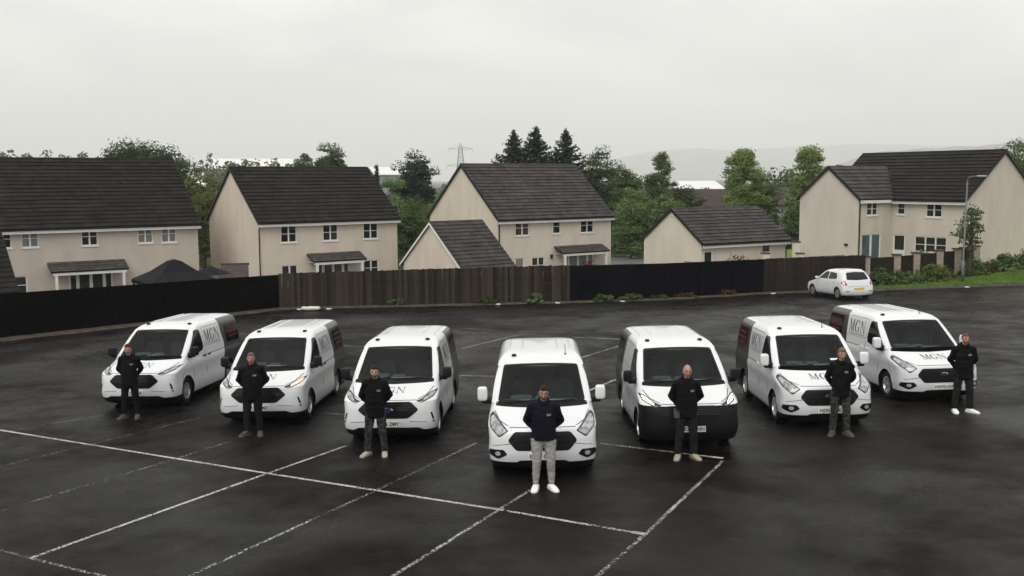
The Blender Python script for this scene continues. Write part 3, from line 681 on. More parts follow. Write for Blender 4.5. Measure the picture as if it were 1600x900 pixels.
# low garden walls between garage and right house
def wall_run(name, label, pts, zb, zt, m, w=.2, pill=()):
    x0, y0 = pts[0]; t = thing(name, label, 'wall', (x0, y0, zb)); b = MB()
    for i in range(len(pts) - 1):
        a, c = Vector((pts[i][0] - x0, pts[i][1] - y0, 0)), Vector((pts[i + 1][0] - x0, pts[i + 1][1] - y0, 0)); d = (c - a).normalized(); nn = Vector((-d.y, d.x, 0)) * w / 2; vv = []
        for z in (-.5, zt - zb):
            for k in (a - nn, c - nn, c + nn, a + nn): vv.append((k.x, k.y, z))
        b.add(vv, [(0, 3, 2, 1), (4, 5, 6, 7), (0, 1, 5, 4), (1, 2, 6, 5), (2, 3, 7, 6), (3, 0, 4, 7)])
    part('wall', b, m, t)
    for (x, y, z) in pill:
        q = MB(); q.box(x - x0 - .2, x - x0 + .2, y - y0 - .2, y - y0 + .2, -.5, z - zb); p_ = part('pillar', q, RW3, t)
        q = MB(); q.box(x - x0 - .24, x - x0 + .24, y - y0 - .24, y - y0 + .24, z - zb + .002, z - zb + .07); part('coping', q, CAPM, p_)
    return t
wall_run('garden_wall', 'low grey garden wall with two pale pillars between the garage and the right-hand house', [(14.6, 60.3), (20.4, 63.0)], -1.7, .12, mat('grey_block_wall', (.14, .13, .12), rough=.85, var=.2, vscale=4), pill=[(14.95, 60.4, .42), (17.55, 63.3, .9), (17.35, 61.7, .3)])

# ================================================================ VEHICLES
def superell(b, cx, cy, cz, sx, sy, sz, p=.35, n=14, mi=0, M=None):
    vs_, fs = [], []
    sg = lambda v, e_: math.copysign(abs(v) ** e_, v)
    for i in range(n + 1):
        a = -math.pi / 2 + math.pi * i / n
        for k in range(2 * n):
            t = math.pi * k / n; ca = sg(math.cos(a), p)
            q = Vector((cx + sx / 2 * ca * sg(math.cos(t), p), cy + sy / 2 * ca * sg(math.sin(t), p), cz + sz / 2 * sg(math.sin(a), p)))
            vs_.append(M @ q if M is not None else q)
    for i in range(n):
        for k in range(2 * n): fs.append((i * 2 * n + k, i * 2 * n + (k + 1) % (2 * n), (i + 1) * 2 * n + (k + 1) % (2 * n), (i + 1) * 2 * n + k))
    return b.add(vs_, fs, mi)
def slice_body(rows, cols, Y0, ysplit, shift, nf=33, nr=13):
    """stack of closed horizontal outlines; rows = (z, y_front, y_rear, half width, corner depth, exponent, rear corner, bow)"""
    v, f, tagl = [], [], []
    nc = len(cols); per = nf + nc + nr + nc
    for (z, yf, yr, w, B, n, Br) in rows:
        def front(s): return yf + B * (1 - max(0, 1 - abs(s) ** n) ** (1 / n))
        ys = yf + B; ye = yr - Br; sp = ysplit + shift(z)
        line = []
        for i in range(nf):
            t = -1 + 2 * i / (nf - 1); s = math.sin(t * math.pi / 2) ; line.append((w * s, front(s)))
        side = []
        for c in cols:
            if c <= ysplit: y = ys + (c - Y0) * (sp - ys) / (ysplit - Y0)
            else: y = sp + (c - ysplit) * (ye - sp) / (cols[-1] + .05 - ysplit)
            side.append(y)
        line += [(w, y) for y in side]
        for i in range(nr):
            s = math.cos(math.pi * i / (nr - 1)); line.append((w * math.copysign(abs(s) ** .8, s), ye + Br * (max(0, 1 - abs(s) ** 6)) ** (1 / 3)))
        line += [(-w, y) for y in side[::-1]]
        v += [(x, y, z) for x, y in line]
    for r in range(len(rows) - 1):
        for k in range(per):
            f.append((r * per + k, r * per + (k + 1) % per, (r + 1) * per + (k + 1) % per, (r + 1) * per + k)); tagl.append((r, k))
    f.append(tuple(range(per))[::-1]); tagl.append((-1, 0))
    top = (len(rows) - 1) * per; z, yf, yr = rows[-1][:3]; c = len(v); v.append((0, (yf + yr) / 2 , z + .004))
    for k in range(per): f.append((top + k, top + (k + 1) % per, c)); tagl.append((len(rows), k))
    return v, f, tagl, per
def boolean_cut(me, cutter):
    o = bpy.data.objects.new('tmp', me); c = bpy.data.objects.new('tmpc', cutter); COL.objects.link(o); COL.objects.link(c)
    md = o.modifiers.new('b', 'BOOLEAN'); md.operation = 'DIFFERENCE'; md.solver = 'EXACT'; md.object = c
    r = evalmesh(o); bpy.data.objects.remove(o); bpy.data.objects.remove(c); return r
def split_by_mat(me, idx):
    """copy of me with only the faces of the given material indices"""
    bm = bmesh.new(); bm.from_mesh(me)
    bmesh.ops.delete(bm, geom=[f for f in bm.faces if f.material_index not in idx], context='FACES')
    for f in bm.faces: f.material_index = idx.index(f.material_index)
    r = bpy.data.meshes.new('m'); bm.to_mesh(r); bm.free(); return autosmooth(r, 40)
def round_poly(poly, r, n=4):
    o = []; k = len(poly)
    for i in range(k):
        p, a, c = Vector(poly[i]), Vector(poly[i - 1]), Vector(poly[(i + 1) % k]); da, dc = (a - p), (c - p); t = min(r, da.length * .45, dc.length * .45)
        s, e_ = p + da.normalized() * t, p + dc.normalized() * t
        for j in range(n + 1):
            u = j / n; o.append(tuple(s * (1 - u) ** 2 + p * 2 * u * (1 - u) + e_ * u * u))
    return o
def patch(bvh, polys, axis, off=.004, th=.012, step=.09, rnd=0, sgn=1):
    """thin shells that follow the body: 2D polygons projected on the surface along an axis, proud by off"""
    bm = bmesh.new()
    for pi, poly in enumerate(polys):
        if rnd: poly = round_poly(poly, rnd)
        vs_ = [bm.verts.new((p[0], p[1], (pi % 7) * 1e-5)) for p in poly]
        fc = bm.faces.new(vs_)
    bmesh.ops.triangulate(bm, faces=bm.faces[:])
    for ax in (0, 1):
        lo, hi = min(v.co[ax] for v in bm.verts), max(v.co[ax] for v in bm.verts); k = math.ceil(lo / step)
        while k * step < hi - 1e-4:
            if k * step > lo + 1e-4:
                pc = [0, 0, 0]; pn = [0, 0, 0]; pc[ax] = k * step; pn[ax] = 1
                bmesh.ops.bisect_plane(bm, geom=bm.verts[:] + bm.edges[:] + bm.faces[:], dist=1e-5, plane_co=pc, plane_no=pn)
            k += 1
    nrm = {}
    for v in bm.verts:
        a, c, e_ = v.co.x, v.co.y, v.co.z * 30
        if axis == 'F': o_, d_ = Vector((a, -3, c)), Vector((0, 1, 0))
        elif axis == 'B': o_, d_ = Vector((a, 9, c)), Vector((0, -1, 0))
        elif axis == 'S': o_, d_ = Vector((3 * sgn, a, c)), Vector((-sgn, 0, 0))
        else: o_, d_ = Vector((a, c, 5)), Vector((0, 0, -1))
        h, nn, _, _ = bvh.ray_cast(o_, d_)
        if h is None:
            h, nn, _, _ = bvh.find_nearest(o_ + d_ * 3)
        if nn.dot(d_) > 0: nn = -nn
        v.co = h + nn * (off + e_); nrm[v] = nn.copy()
    bd = [e_ for e_ in bm.edges if len(e_.link_faces) == 1]
    r = bmesh.ops.extrude_edge_only(bm, edges=bd)
    for nv in [g for g in r['geom'] if isinstance(g, bmesh.types.BMVert)]:
        src = min((e_.other_vert(nv) for e_ in nv.link_edges if e_.other_vert(nv) in nrm), key=lambda w: (w.co - nv.co).length)
        nv.co = nv.co - nrm[src] * th
    bmesh.ops.recalc_face_normals(bm, faces=bm.faces)
    me = bpy.data.meshes.new('p'); bm.to_mesh(me); bm.free()
    me.polygons.foreach_set('use_smooth', [False] * len(me.polygons)); return autosmooth(me, 30)
def arc(cx, cy, rx, ry, a0, a1, n=16): return [(cx + rx * math.cos(R(a0 + (a1 - a0) * i / n)), cy + ry * math.sin(R(a0 + (a1 - a0) * i / n))) for i in range(n + 1)]
_o, _i = arc(.5, .5, .47, .52, 48, 316, 20), arc(.53, .5, .32, .475, 48, 316, 20)
GARC = [[_o[k], _o[k + 1], _i[k + 1], _i[k]] for k in range(20)]
LET = {
 'M': [[(.10, .03), (.15, .03), (.15, .97), (.10, .97)], [(0, 0), (.26, 0), (.26, .03), (0, .03)], [(0, .97), (.25, .97), (.25, 1), (0, 1)], [(.10, .97), (.25, .97), (.56, .02), (.50, .02)], [(.50, .06), (.55, .04), (.86, .97), (.80, .97)],
       [(.80, .03), (.94, .03), (.94, .97), (.80, .97)], [(.70, 0), (1.04, 0), (1.04, .03), (.70, .03)], [(.80, .97), (1.04, .97), (1.04, 1), (.80, 1)]],
 'G': [*GARC, [(.70, .08), (.84, .14), (.84, .42), (.70, .42)], [(.56, .42), (.95, .42), (.95, .45), (.56, .45)], [(.76, .66), (.81, .66), (.81, .98), (.76, .90)]],
 'N': [[(.12, .03), (.17, .03), (.17, .97), (.12, .97)], [(0, 0), (.28, 0), (.28, .03), (0, .03)], [(0, .97), (.26, .97), (.26, 1), (0, 1)], [(.10, .97), (.26, .97), (.88, 0), (.82, 0)], [(.83, .02), (.88, .02), (.88, .97), (.83, .97)], [(.72, .97), (1, .97), (1, 1), (.72, 1)]]}
def mgn(u0, u1, z0, z1):
    polys = []; adv = {'M': 1.04, 'G': .97, 'N': 1.0}; tot = 1.04 + .97 + 1 + .24; x = 0; s = (u1 - u0) / tot
    for ch in 'MGN':
        for p in LET[ch]: polys.append([(u0 + (x + a) * s, z0 + c * (z1 - z0)) for a, c in p])
        x += adv[ch] + .12
    return polys
mir = lambda p: [(-a, c) for a, c in p][::-1]
VN = [  # z, yf, yr, w, B, n, Br
 (0.15, 0.24, 4.85, 0.86, 0.45, 3, 0.1), (0.19, 0.13, 4.93, 0.93, 0.45, 3, 0.1), (0.25, 0.07, 4.96, 0.955, 0.46, 3, 0.1), (0.32, 0.035, 4.97, 0.975, 0.46, 3, 0.1), (0.42, 0, 4.97, 0.985, 0.46, 3, 0.1), (0.52, 0, 4.97, 0.985, 0.46, 3, 0.1), (0.62, 0.005, 4.965, 0.975, 0.46, 3, 0.1),
 (0.72, 0.012, 4.965, 0.972, 0.45, 3, 0.1), (0.82, 0.03, 4.96, 0.978, 0.45, 3, 0.1), (0.9, 0.055, 4.96, 0.988, 0.46, 2.9, 0.1), (0.94, 0.1, 4.96, 0.99, 0.48, 2.7, 0.1), (0.98, 0.2, 4.96, 0.988, 0.52, 2.6, 0.1), (1.02, 0.32, 4.96, 0.982, 0.55, 2.6, 0.1), (1.06, 0.45, 4.96, 0.972, 0.55, 2.6, 0.1), (1.1, 0.58, 4.955, 0.962, 0.5, 2.7, 0.1), (1.14, 0.72, 4.955, 0.955, 0.44, 2.9, 0.1),
 (1.18, 0.85, 4.95, 0.95, 0.38, 3.2, 0.1), (1.22, 0.96, 4.95, 0.945, 0.22, 3.6, 0.1), (1.28, 1.05, 4.95, 0.938, 0.22, 3.6, 0.1), (1.38, 1.19, 4.945, 0.924, 0.22, 3.6, 0.1), (1.5, 1.355, 4.935, 0.905, 0.22, 3.6, 0.1), (1.62, 1.52, 4.92, 0.883, 0.22, 3.6, 0.1), (1.74, 1.69, 4.9, 0.856, 0.22, 3.6, 0.11), (1.81, 1.8, 4.885, 0.836, 0.22, 3.6, 0.12), (1.86, 1.9, 4.865, 0.812, 0.27, 3.2, 0.14),
 (1.9, 2.02, 4.84, 0.78, 0.27, 3.2, 0.16), (1.93, 2.16, 4.81, 0.74, 0.4, 2.6, 0.2), (1.95, 2.34, 4.77, 0.68, 0.42, 2.5, 0.25), (1.962, 2.56, 4.7, 0.58, 0.42, 2.5, 0.3), (1.968, 2.85, 4.55, 0.4, 0.4, 2.5, 0.3)]
def old_rows():
    o = []
    for (z, yf, yr, w, B, n, Br) in VN:
        if .85 < z < 1.2: yf += .03 * math.sin((z - .85) / .35 * math.pi) ; B += .04
        if z < .5: w -= .01
        o.append((z, yf, yr, w, B, n, Br))
    return o
COLS = [.46, .56, .66, .76, .88, 1.0, 1.15, 1.3, 1.5, 1.7, 1.95, 2.2, 2.5, 2.8, 3.1, 3.3, 3.5, 3.7, 3.95, 4.2, 4.5, 4.8]
CACHE = {}
HUBY = (1.03, 3.96)
def van_base(kind):
    if kind in CACHE: return CACHE[kind]
    new = kind == 'new'
    sh = (lambda z: .13 * math.exp(-((z - 1.22) / .25) ** 2)) if new else (lambda z: .10 * (z - 1.2))
    rows = VN if new else old_rows()
    v, f, tg, per = slice_body(rows, COLS, .46, 3.5, sh)
    nf, nc, nr = 33, len(COLS), 13
    me = bpy.data.meshes.new('van'); me.from_pydata(v, [], f)
    mi = []
    ksp = COLS.index(3.5); kb = COLS.index(.66)
    for (r, k) in tg:
        m_ = 0; z = rows[r][0] if 0 <= r < len(rows) else (0 if r < 0 else 2)
        kk = k if k < nf + nc + nr - 1 else None
        col = None
        if k >= nf and k < nf + nc: col = k - nf
        elif k >= nf + nc + nr: col = nc - 2 - (k - nf - nc - nr)
        front = k < nf or (col is not None and col < kb) or k == per - 1
        rear = (nf + nc - 1 <= k < nf + nc + nr) or (col is not None and col >= ksp)
        if r < 0: m_ = 1
        elif z < .30 and front: m_ = 1
        elif z < .24: m_ = 1
        elif front and z < .895: m_ = 2
        elif rear and z < 1.925: m_ = 3
        elif z < .19 : m_ = 1
        mi.append(m_)
    me.polygons.foreach_set('material_index', mi); me.update()
    bm = bmesh.new(); bm.from_mesh(me); bmesh.ops.recalc_face_normals(bm, faces=bm.faces); bm.to_mesh(me); bvh = BVHTree.FromBMesh(bm); bm.free()
    for _ in range(4): me.materials.append(PAINT)
    c = MB()
    for y in HUBY:
        for s in (-1, 1): c.lathe([(s * .60, .0), (s * .60, .395), (s * 1.2, .405), (s * 1.2, 0)], 40, 'x', Matrix.Translation((0, y, .335)), 1)
    cm = c.mesh('cut')
    for _ in range(4): cm.materials.append(PAINT)
    cut = boolean_cut(me, cm)
    bm = bmesh.new(); bm.from_mesh(cut)        # the windscreen opening
    for co, no in (((0, 0, 1.265), (0, 0, 1)), ((0, 0, 1.79), (0, 0, 1)), ((.785, 0, 1.265), (.98, 0, .19)), ((-.785, 0, 1.265), (-.98, 0, .19))):
        bmesh.ops.bisect_plane(bm, geom=bm.verts[:] + bm.edges[:] + bm.faces[:], plane_co=co, plane_no=no)
    kill = []
    for f_ in bm.faces:
        q = f_.calc_center_median()
        if q.y < 2.3 and 1.265 < q.z < 1.79 and abs(q.x) < .785 - (q.z - 1.265) * .19 / .98: kill.append(f_)
    bmesh.ops.delete(bm, geom=kill, context='FACES'); bm.to_mesh(cut); bm.free()
    P = {'body': split_by_mat(cut, [0, 1]), 'bumper': split_by_mat(cut, [2]), 'wrap': split_by_mat(cut, [3]), 'bvh': bvh, 'rows': rows}
    F = lambda polys, **k: patch(bvh, polys, 'F', **k)
    S = lambda polys, s, **k: patch(bvh, polys, 'S', sgn=s, **k)
    ws = [(-.82, 1.235), (-.4, 1.222), (0, 1.218), (.4, 1.222), (.82, 1.235), (.715, 1.81), (.4, 1.825), (0, 1.83), (-.4, 1.825), (-.715, 1.81)]
    sc_ = lambda p, k, kz, zc=1.52: [(a * k, zc + (c - zc) * kz) for a, c in p]
    inn = sc_(round_poly(ws, .06), .945, .885, 1.532); outp = round_poly(ws, .05)
    P['surround'] = F([[outp[i], outp[(i + 1) % len(outp)], inn[(i + 1) % len(inn)], inn[i]] for i in range(len(outp))], off=.006, th=.012, step=.05)
    P['windscreen'] = F([sc_(ws, .985, .975, 1.53)], off=.002, th=.0005, rnd=.05, step=.05)
    q = MB(); pr_ = [(1.06, .75), (1.0, 1.14), (1.02, 1.185), (1.30, 1.215), (1.50, 1.20), (1.60, 1.13), (1.56, .80)]; q.prism(pr_, 'x', -.86, .86); superell(q, -.38, 1.44, 1.225, .42, .22, .10, .5, 8); superell(q, 0.02, 1.46, 1.20, .30, .2, .12, .5, 8)
    P['dash'] = autosmooth(q.mesh('dash'), 35)
    q = MB(); q.prism([(2.42, .4), (2.46, .4), (2.46, 1.84), (2.42, 1.84)], 'x', -.80, .80); q.prism([(1.1, .45), (2.42, .45), (2.42, .5), (1.1, .5)], 'x', -.9, .9); P['bulkhead'] = q.mesh('bulkhead')
    P['headlining'] = patch(bvh, [[(-.62, 2.08), (.62, 2.08), (.66, 2.44), (-.66, 2.44)]], 'T', off=-.03, th=.004)
    for nm_, x0_, x1_ in (('seat_a', -.62, -.14), ('seat_b', .02, .66)):
        q = MB(); superell(q, (x0_ + x1_) / 2, 2.18, 1.08, x1_ - x0_, .20, .80, .45, 10, M=Matrix.Translation((0, 2.18, 1.08)) @ Matrix.Rotation(-.14, 4, 'X') @ Matrix.Translation((0, -2.18, -1.08))); superell(q, (x0_ + x1_) / 2, 1.92, .72, x1_ - x0_, .6, .2, .5, 10); P[nm_] = q.mesh('seat', True)
        q = MB()
        for hx in ([(x0_ + x1_) / 2] if nm_ == 'seat_a' else [.18, .50]): superell(q, hx, 2.27, 1.56, .27, .11, .20, .6, 8)
        P[nm_ + 'h'] = q.mesh('headrest', True)
    q = MB(); q.lathe([(math.sin(t_) * .016, .185 + math.cos(t_) * .016) for t_ in np.linspace(0, 2 * math.pi, 9)[:-1]], 32, 'y', Matrix.Translation((-.38, 1.66, 1.20)) @ Matrix.Rotation(-.55, 4, 'X'), closed=True)
    q.add([(-.38 - .17, 1.66, 1.19), (-.38 + .17, 1.66, 1.19), (-.38 + .17, 1.675, 1.22), (-.38 - .17, 1.675, 1.22)], [(0, 1, 2, 3)]); P['steering'] = q.mesh('wheel', True)
    q = MB(); superell(q, .0, 1.84, 1.70, .24, .04, .07, .6, 8); P['mirror_in'] = q.mesh('m', True)
    P['cowl'] = F([[(-.86, 1.175), (0, 1.155), (.86, 1.175), (.84, 1.24), (0, 1.225), (-.84, 1.24)]], off=.0035, th=.01, rnd=.02)
    for s in (-1, 1):
        P['lining%d' % s] = patch(bvh, [[(1.30, .6), (2.42, .6), (2.42, 1.80), (2.0, 1.80), (1.35, 1.20)]], 'S', sgn=s, off=-.03, th=.001)
        win = [(1.12, 1.19), (1.30, 1.13), (2.14, 1.25), (2.20, 1.36), (2.13, 1.76), (2.02, 1.81), (1.86, 1.79)]
        P['swin%d' % s] = S([win], s, off=.007, rnd=.05, step=.035)
        seams = []
        ln = lambda y0, z0, y1, z1, w=.014: seams.append([(y0 - w / 2, z0), (y0 + w / 2, z0), (y1 + w / 2, z1), (y1 - w / 2, z1)])
        hz = lambda y0, y1, z, w=.014: seams.append([(y0, z - w / 2), (y1, z - w / 2), (y1, z + w / 2), (y0, z + w / 2)])
        ln(.70, .34, .70, .62); ln(.70, .62, .86, .90); ln(1.47, .42, 1.47, .75); ln(1.47, .75, 1.15, 1.16); ln(2.30, .3, 2.30, 1.80); ln(3.50, .3, 3.50, .9); ln(2.27, 1.80, 2.1, 1.85); hz(2.33, 3.45, 1.82, .012); hz(2.42, 4.75, 1.10, .02)
        hz(2.33, 3.44, 1.325, .010)
        P['seams%d' % s] = [S([q_], s, off=.001, th=.004, step=.2) for q_ in seams]
        P['panel%d' % s] = S([[(3.86, 1.22), (4.78, 1.22), (4.74, 1.76), (3.80, 1.76)]], s, off=.004, rnd=.06)
        P['red%d' % s] = []
        r_ = random.Random(3)
        for zz, u in ((1.62, 4.0), (1.50, 3.95), (1.38, 4.05)):
            red = []
            while u < 4.6: w = r_.uniform(.03, .12); red.append([(u, zz - .025), (u + w, zz - .03), (u + w, zz + .025), (u, zz + .03)]); u += w + r_.uniform(.012, .03)
            P['red%d' % s].append(S(red, s, off=.007, th=.002, step=.2))
        if s > 0: lt = mgn(2.40, 3.40, 1.41, 1.73)
        else: lt = [[(5.80 - a, c) for a, c in p][::-1] for p in mgn(2.40, 3.40, 1.41, 1.73)]
        P['mgn%d' % s] = S(lt, s, off=.004, th=.002)
        P['uline%d' % s] = S([[(2.42, 1.362), (3.38, 1.362), (3.38, 1.376), (2.42, 1.376)]], s, off=.003, th=.002)
        P['handle_a%d' % s] = S([[(2.07, 1.065), (2.25, 1.065), (2.25, 1.11), (2.07, 1.11)]], s, off=.022, th=.03, rnd=.015); P['handle_b%d' % s] = S([[(2.40, 1.065), (2.58, 1.065), (2.58, 1.11), (2.40, 1.11)]], s, off=.022, th=.03, rnd=.015)
        P['rub%d' % s] = S([[(1.50, .36), (3.50, .36), (3.50, .44), (1.50, .44)]], s, off=.008, rnd=.02)
    P['hood_mgn'] = patch(bvh, mgn(-.30, .30, 1.035, 1.115), 'F', off=.004, th=.002)
    P['hood_seam'] = F([[(-.88, 1.105), (-.78, 1.0), (-.62, .945), (-.605, .95), (-.765, 1.005), (-.865, 1.11)], [(.605, .95), (.62, .945), (.78, 1.0), (.88, 1.105), (.865, 1.11), (.765, 1.005)], [(-.6, .928), (.6, .928), (.6, .936), (-.6, .936)]], off=.003, th=.006, step=.03)
    mr = lambda p: [p, mir(p)]
    if new:
        P['grille'] = F([[(-.47, .905), (.47, .905), (.64, .74), (.42, .565), (-.42, .565), (-.64, .74)]], off=.003, th=.02, rnd=.05)
        bars = []
        for z in np.arange(.60, .90, .045):
            hw = .47 + (.64 - .47) * (.905 - z) / .165 if z > .74 else .42 + .22 * (z - .565) / .175
            bars.append([(-hw + .04, z), (hw - .04, z), (hw - .04, z + .014), (-hw + .04, z + .014)])
        P['bars'] = F(bars, off=.012, th=.012)
        hl = [(.58, .915), (.70, .875), (.92, .965), (.965, 1.06), (.84, 1.035), (.70, .955)]
        P['lampbase'] = F([hl], off=.004, step=.035, rnd=.02); P['lampbase_m'] = F([mir(hl)], off=.004, step=.035, rnd=.02)
        gl = [(.72, .905), (.90, .975), (.93, 1.035), (.84, 1.015), (.73, .945)]
        P['lampglass'] = F([gl], off=.009, step=.035, th=.006, rnd=.02); P['lampglass_m'] = F([mir(gl)], off=.009, step=.035, th=.006, rnd=.02)
        vt = [(.865, .67), (.90, .665), (.955, .46), (.915, .455), (.895, .56)]
        P['vent'] = F([vt], off=.003, rnd=.015); P['vent_m'] = F([mir(vt)], off=.003, rnd=.015)
        P['lower'] = F([[(-.93, .235), (-.62, .375), (.62, .375), (.93, .235), (.90, .16), (-.90, .16)]], off=.004, th=.02, rnd=.03)
        P['badge'] = [.74, .115, .05]; P['platez'] = .455
        P['chin'] = F(mr([(.45, .50), (.80, .47), (.80, .48), (.45, .512)]), off=.003, th=.006, step=.03)
    else:
        P['grille'] = F([[(-.50, .865), (.50, .865), (.625, .71), (.47, .53), (-.47, .53), (-.625, .71)]], off=.003, th=.02, rnd=.05)
        P['bars'] = F([[(-w + .03, z), (w - .03, z), (w - .03, z + .03), (-w + .03, z + .03)] for z, w in ((.60, .53), (.685, .60), (.77, .57))], off=.014, th=.014)
        hl = [(.60, .875), (.78, .755), (.955, .92), (.965, 1.03), (.90, 1.10), (.74, .985)]
        P['lampbase'] = F([hl], off=.004, step=.035, rnd=.03); P['lampbase_m'] = F([mir(hl)], off=.004, step=.035, rnd=.03)
        gl = [(.64, .875), (.78, .785), (.93, .93), (.935, 1.02), (.89, 1.06), (.76, .965)]
        P['lampglass'] = F([gl], off=.009, step=.035, th=.006, rnd=.03); P['lampglass_m'] = F([mir(gl)], off=.009, step=.035, th=.006, rnd=.03)
        fg = [(.63, .46), (.70, .545), (.955, .535), (.965, .44), (.80, .37)]
        P['vent'] = F([fg], off=.006, rnd=.03, step=.03); P['vent_m'] = F([mir(fg)], off=.006, rnd=.03, step=.03)
        P['foglamp'] = F([arc(.80, .47, .05, .04, 0, 330, 14)], off=.014, th=.006, step=.03); P['foglamp_m'] = F([arc(-.80, .47, .05, .04, 0, 330, 14)], off=.014, th=.006, step=.03)
        P['lower'] = F([[(-.40, .355), (.40, .355), (.68, .215), (.74, .16), (-.74, .16), (-.68, .215)]], off=.004, th=.02, rnd=.03)
        P['badge'] = [.735, .10, .042]; P['platez'] = .43
        P['chin'] = F(mr([(.52, .66), (.90, .60), (.90, .609), (.52, .672)]), off=.003, th=.006, step=.03)
    # wheel (axle along x, outside at +x)
    b = MB(); b.lathe([(-.10, .205), (-.11, .28), (-.095, .325), (-.06, .337), (.06, .337), (.095, .325), (.11, .28), (.10, .21), (.07, .2), (-.07, .2)], 36, 'x', closed=True); P['tyre'] = b.mesh('tyre', True)
    b = MB(); b.lathe([(.03, .0), (.03, .19), (.095, .215), (.10, .205), (.08, .20), (.045, .185), (.045, 0)], 36, 'x'); P['rimback'] = None
    ns = 10
    for k in range(ns):
        a = 2 * math.pi * k / ns + (.12 if k % 2 else -.12); M_ = Matrix.Rotation(a, 4, 'X')
        b.add([M_ @ Vector(p) for p in [(.05, -.014, .03), (.05, .014, .03), (.05, .017, .2), (.05, -.017, .2), (.085, -.010, .03), (.085, .010, .03), (.088, .012, .205), (.088, -.012, .205)]], [(4, 5, 6, 7), (0, 4, 7, 3), (1, 2, 6, 5), (0, 1, 5, 4), (2, 3, 7, 6)])
    b.lathe([(.05, .055), (.092, .05), (.096, .03), (.096, 0)], 20, 'x'); rm = b.mesh('rim'); P['rim'] = autosmooth(rm, 30)
    b = MB(); b.lathe([(.047, .0), (.047, .19)], 24, 'x'); P['disc'] = b.mesh('disc')
    CACHE[kind] = P; return P
def van(kind, label, x, y, yaw, group, hood=True, wrapd=True, side=True, black_bumper=False, plate='', lamps=(LAMPGL, LAMPGL), paper=False):
    P = van_base(kind); new = kind == 'new'
    t = thing('van', label, 'van', group=group, M=on_ground(x, y, yaw))
    cp = lambda key, nm, m, par=None, lab=None: _link_shared(nm, P[key], m, par or t, lab)
    def _link_shared(nm, me, m, par, lab=None):
        ms = m if isinstance(m, list) else [m]
        if len(me.materials) == 0:
            for q in ms: me.materials.append(q)
        o = link(nm, me, None, par, label=lab)
        for i, q in enumerate(ms):
            if me.materials[i] != q: o.material_slots[i].link = 'OBJECT'; o.material_slots[i].material = q
        return o
    bo = cp('body', 'body', [PAINT, PLASTIC]); fb = cp('bumper', 'front_bumper', PLASTIC if black_bumper else PAINT); cp('wrap', 'rear_panel', WRAP if wrapd else PAINT)
    so = cp('surround', 'windscreen_surround', PLASTIC); cp('windscreen', 'windscreen', SCREEN, so); cp('dash', 'dashboard', DASH); cp('bulkhead', 'bulkhead', TRIM); cp('headlining', 'headlining', HEADL); cp('steering', 'steering_wheel', PLASTIC); cp('mirror_in', 'rear_view_mirror', PLASTIC)
    for k_ in ('seat_a', 'seat_b'): cp(k_ + 'h', 'headrest', SEATM, cp(k_, 'seat', SEATM))
    for s in (-1, 1): cp('lining%d' % s, 'door_lining', TRIM); cp('cowl', 'cowl', PLASTIC)
    cp('hood_seam', 'bonnet_gap', SEAM); cp('grille', 'grille', PLASTIC); cp('bars', 'grille_bar', GLOSSBLK if new else PLASTIC)
    cp('lower', 'lower_grille', PLASTIC); cp('chin', 'bumper_crease', SEAM, fb) if not black_bumper else None
    for sfx, lm in (('', lamps[1]), ('_m', lamps[0])):
        h = cp('lampbase' + sfx, 'headlamp', LAMPDARK); cp('lampglass' + sfx, 'lamp_lens', lm, h)
        vv = cp('vent' + sfx, 'bumper_vent' if new else 'fog_lamp_surround', PLASTIC)
        if not new: cp('foglamp' + sfx, 'fog_lamp', DRL, vv)
    for s in (-1, 1):
        cp('swin%d' % s, 'side_window', GLASS); [_link_shared('door_gap', m_, SEAM, t) for m_ in P['seams%d' % s]]; cp('handle_a%d' % s, 'door_handle', PLASTIC if new else PAINT); cp('handle_b%d' % s, 'door_handle', PLASTIC if new else PAINT)
        if new: pass
        if wrapd:
            p_ = cp('panel%d' % s, 'rear_side_panel', GLOSSBLK)
            if side: [_link_shared('red_lettering', m_, REDINK, p_) for m_ in P['red%d' % s]]
        if side: cp('mgn%d' % s, 'company_lettering', INKG); cp('uline%d' % s, 'lettering_underline', INKG)
    if hood: cp('hood_mgn', 'bonnet_lettering', INKG)
    # badge, plate
    key = 'badge_' + kind
    if key not in CACHE:
        z, a, c = P['badge']; b = MB(); d = MB()
        y = P['bvh'].ray_cast(Vector((0, -3, z)), Vector((0, 1, 0)))[0].y - .02
        el = lambda k, yy: [(a * k * math.cos(2 * math.pi * i / 28), yy, z + c * k * math.sin(2 * math.pi * i / 28)) for i in range(28)]
        v = el(1, y + .015) + el(1, y) + el(.86, y - .003); b.add(v, [(i, (i + 1) % 28, 28 + (i + 1) % 28, 28 + i) for i in range(28)] + [(28 + i, 28 + (i + 1) % 28, 56 + (i + 1) % 28, 56 + i) for i in range(28)] + [tuple(range(56, 84))])
        d.add(el(.84, y - .005), [tuple(range(28))]); tv, tf = text_mesh('Ford', c * 1.35); e_ = MB(); e_.add([(q[0] * 1.15 + q[1] * .2, y - .0065, z + q[1]) for q in tv], tf)
        CACHE[key] = (b.mesh('badge'), d.mesh('badge'), e_.mesh('badge'))
    bb = CACHE[key]; o = _link_shared('badge', bb[0], CHROME, t); _link_shared('badge_oval', bb[1], BLUEB, o); _link_shared('badge_script', bb[2], CHROME, o)
    z = P['platez']; y_ = P['bvh'].ray_cast(Vector((0, -3, z)), Vector((0, 1, 0)))[0].y - .012
    q = MB(); q.box(-.26, .26, y_ - .008, y_ + .03, z - .056, z + .056); pl = part('number_plate', q, PLATEW, t)
    if plate:
        tv, tf = text_mesh(plate, .098, .0025); k = .47 / (max(p[0] for p in tv) - min(p[0] for p in tv)); q = MB(); q.add([(p[0] * k, y_ - .0095, z + p[1]) for p in tv], tf); part('plate_text', q, INK, pl)
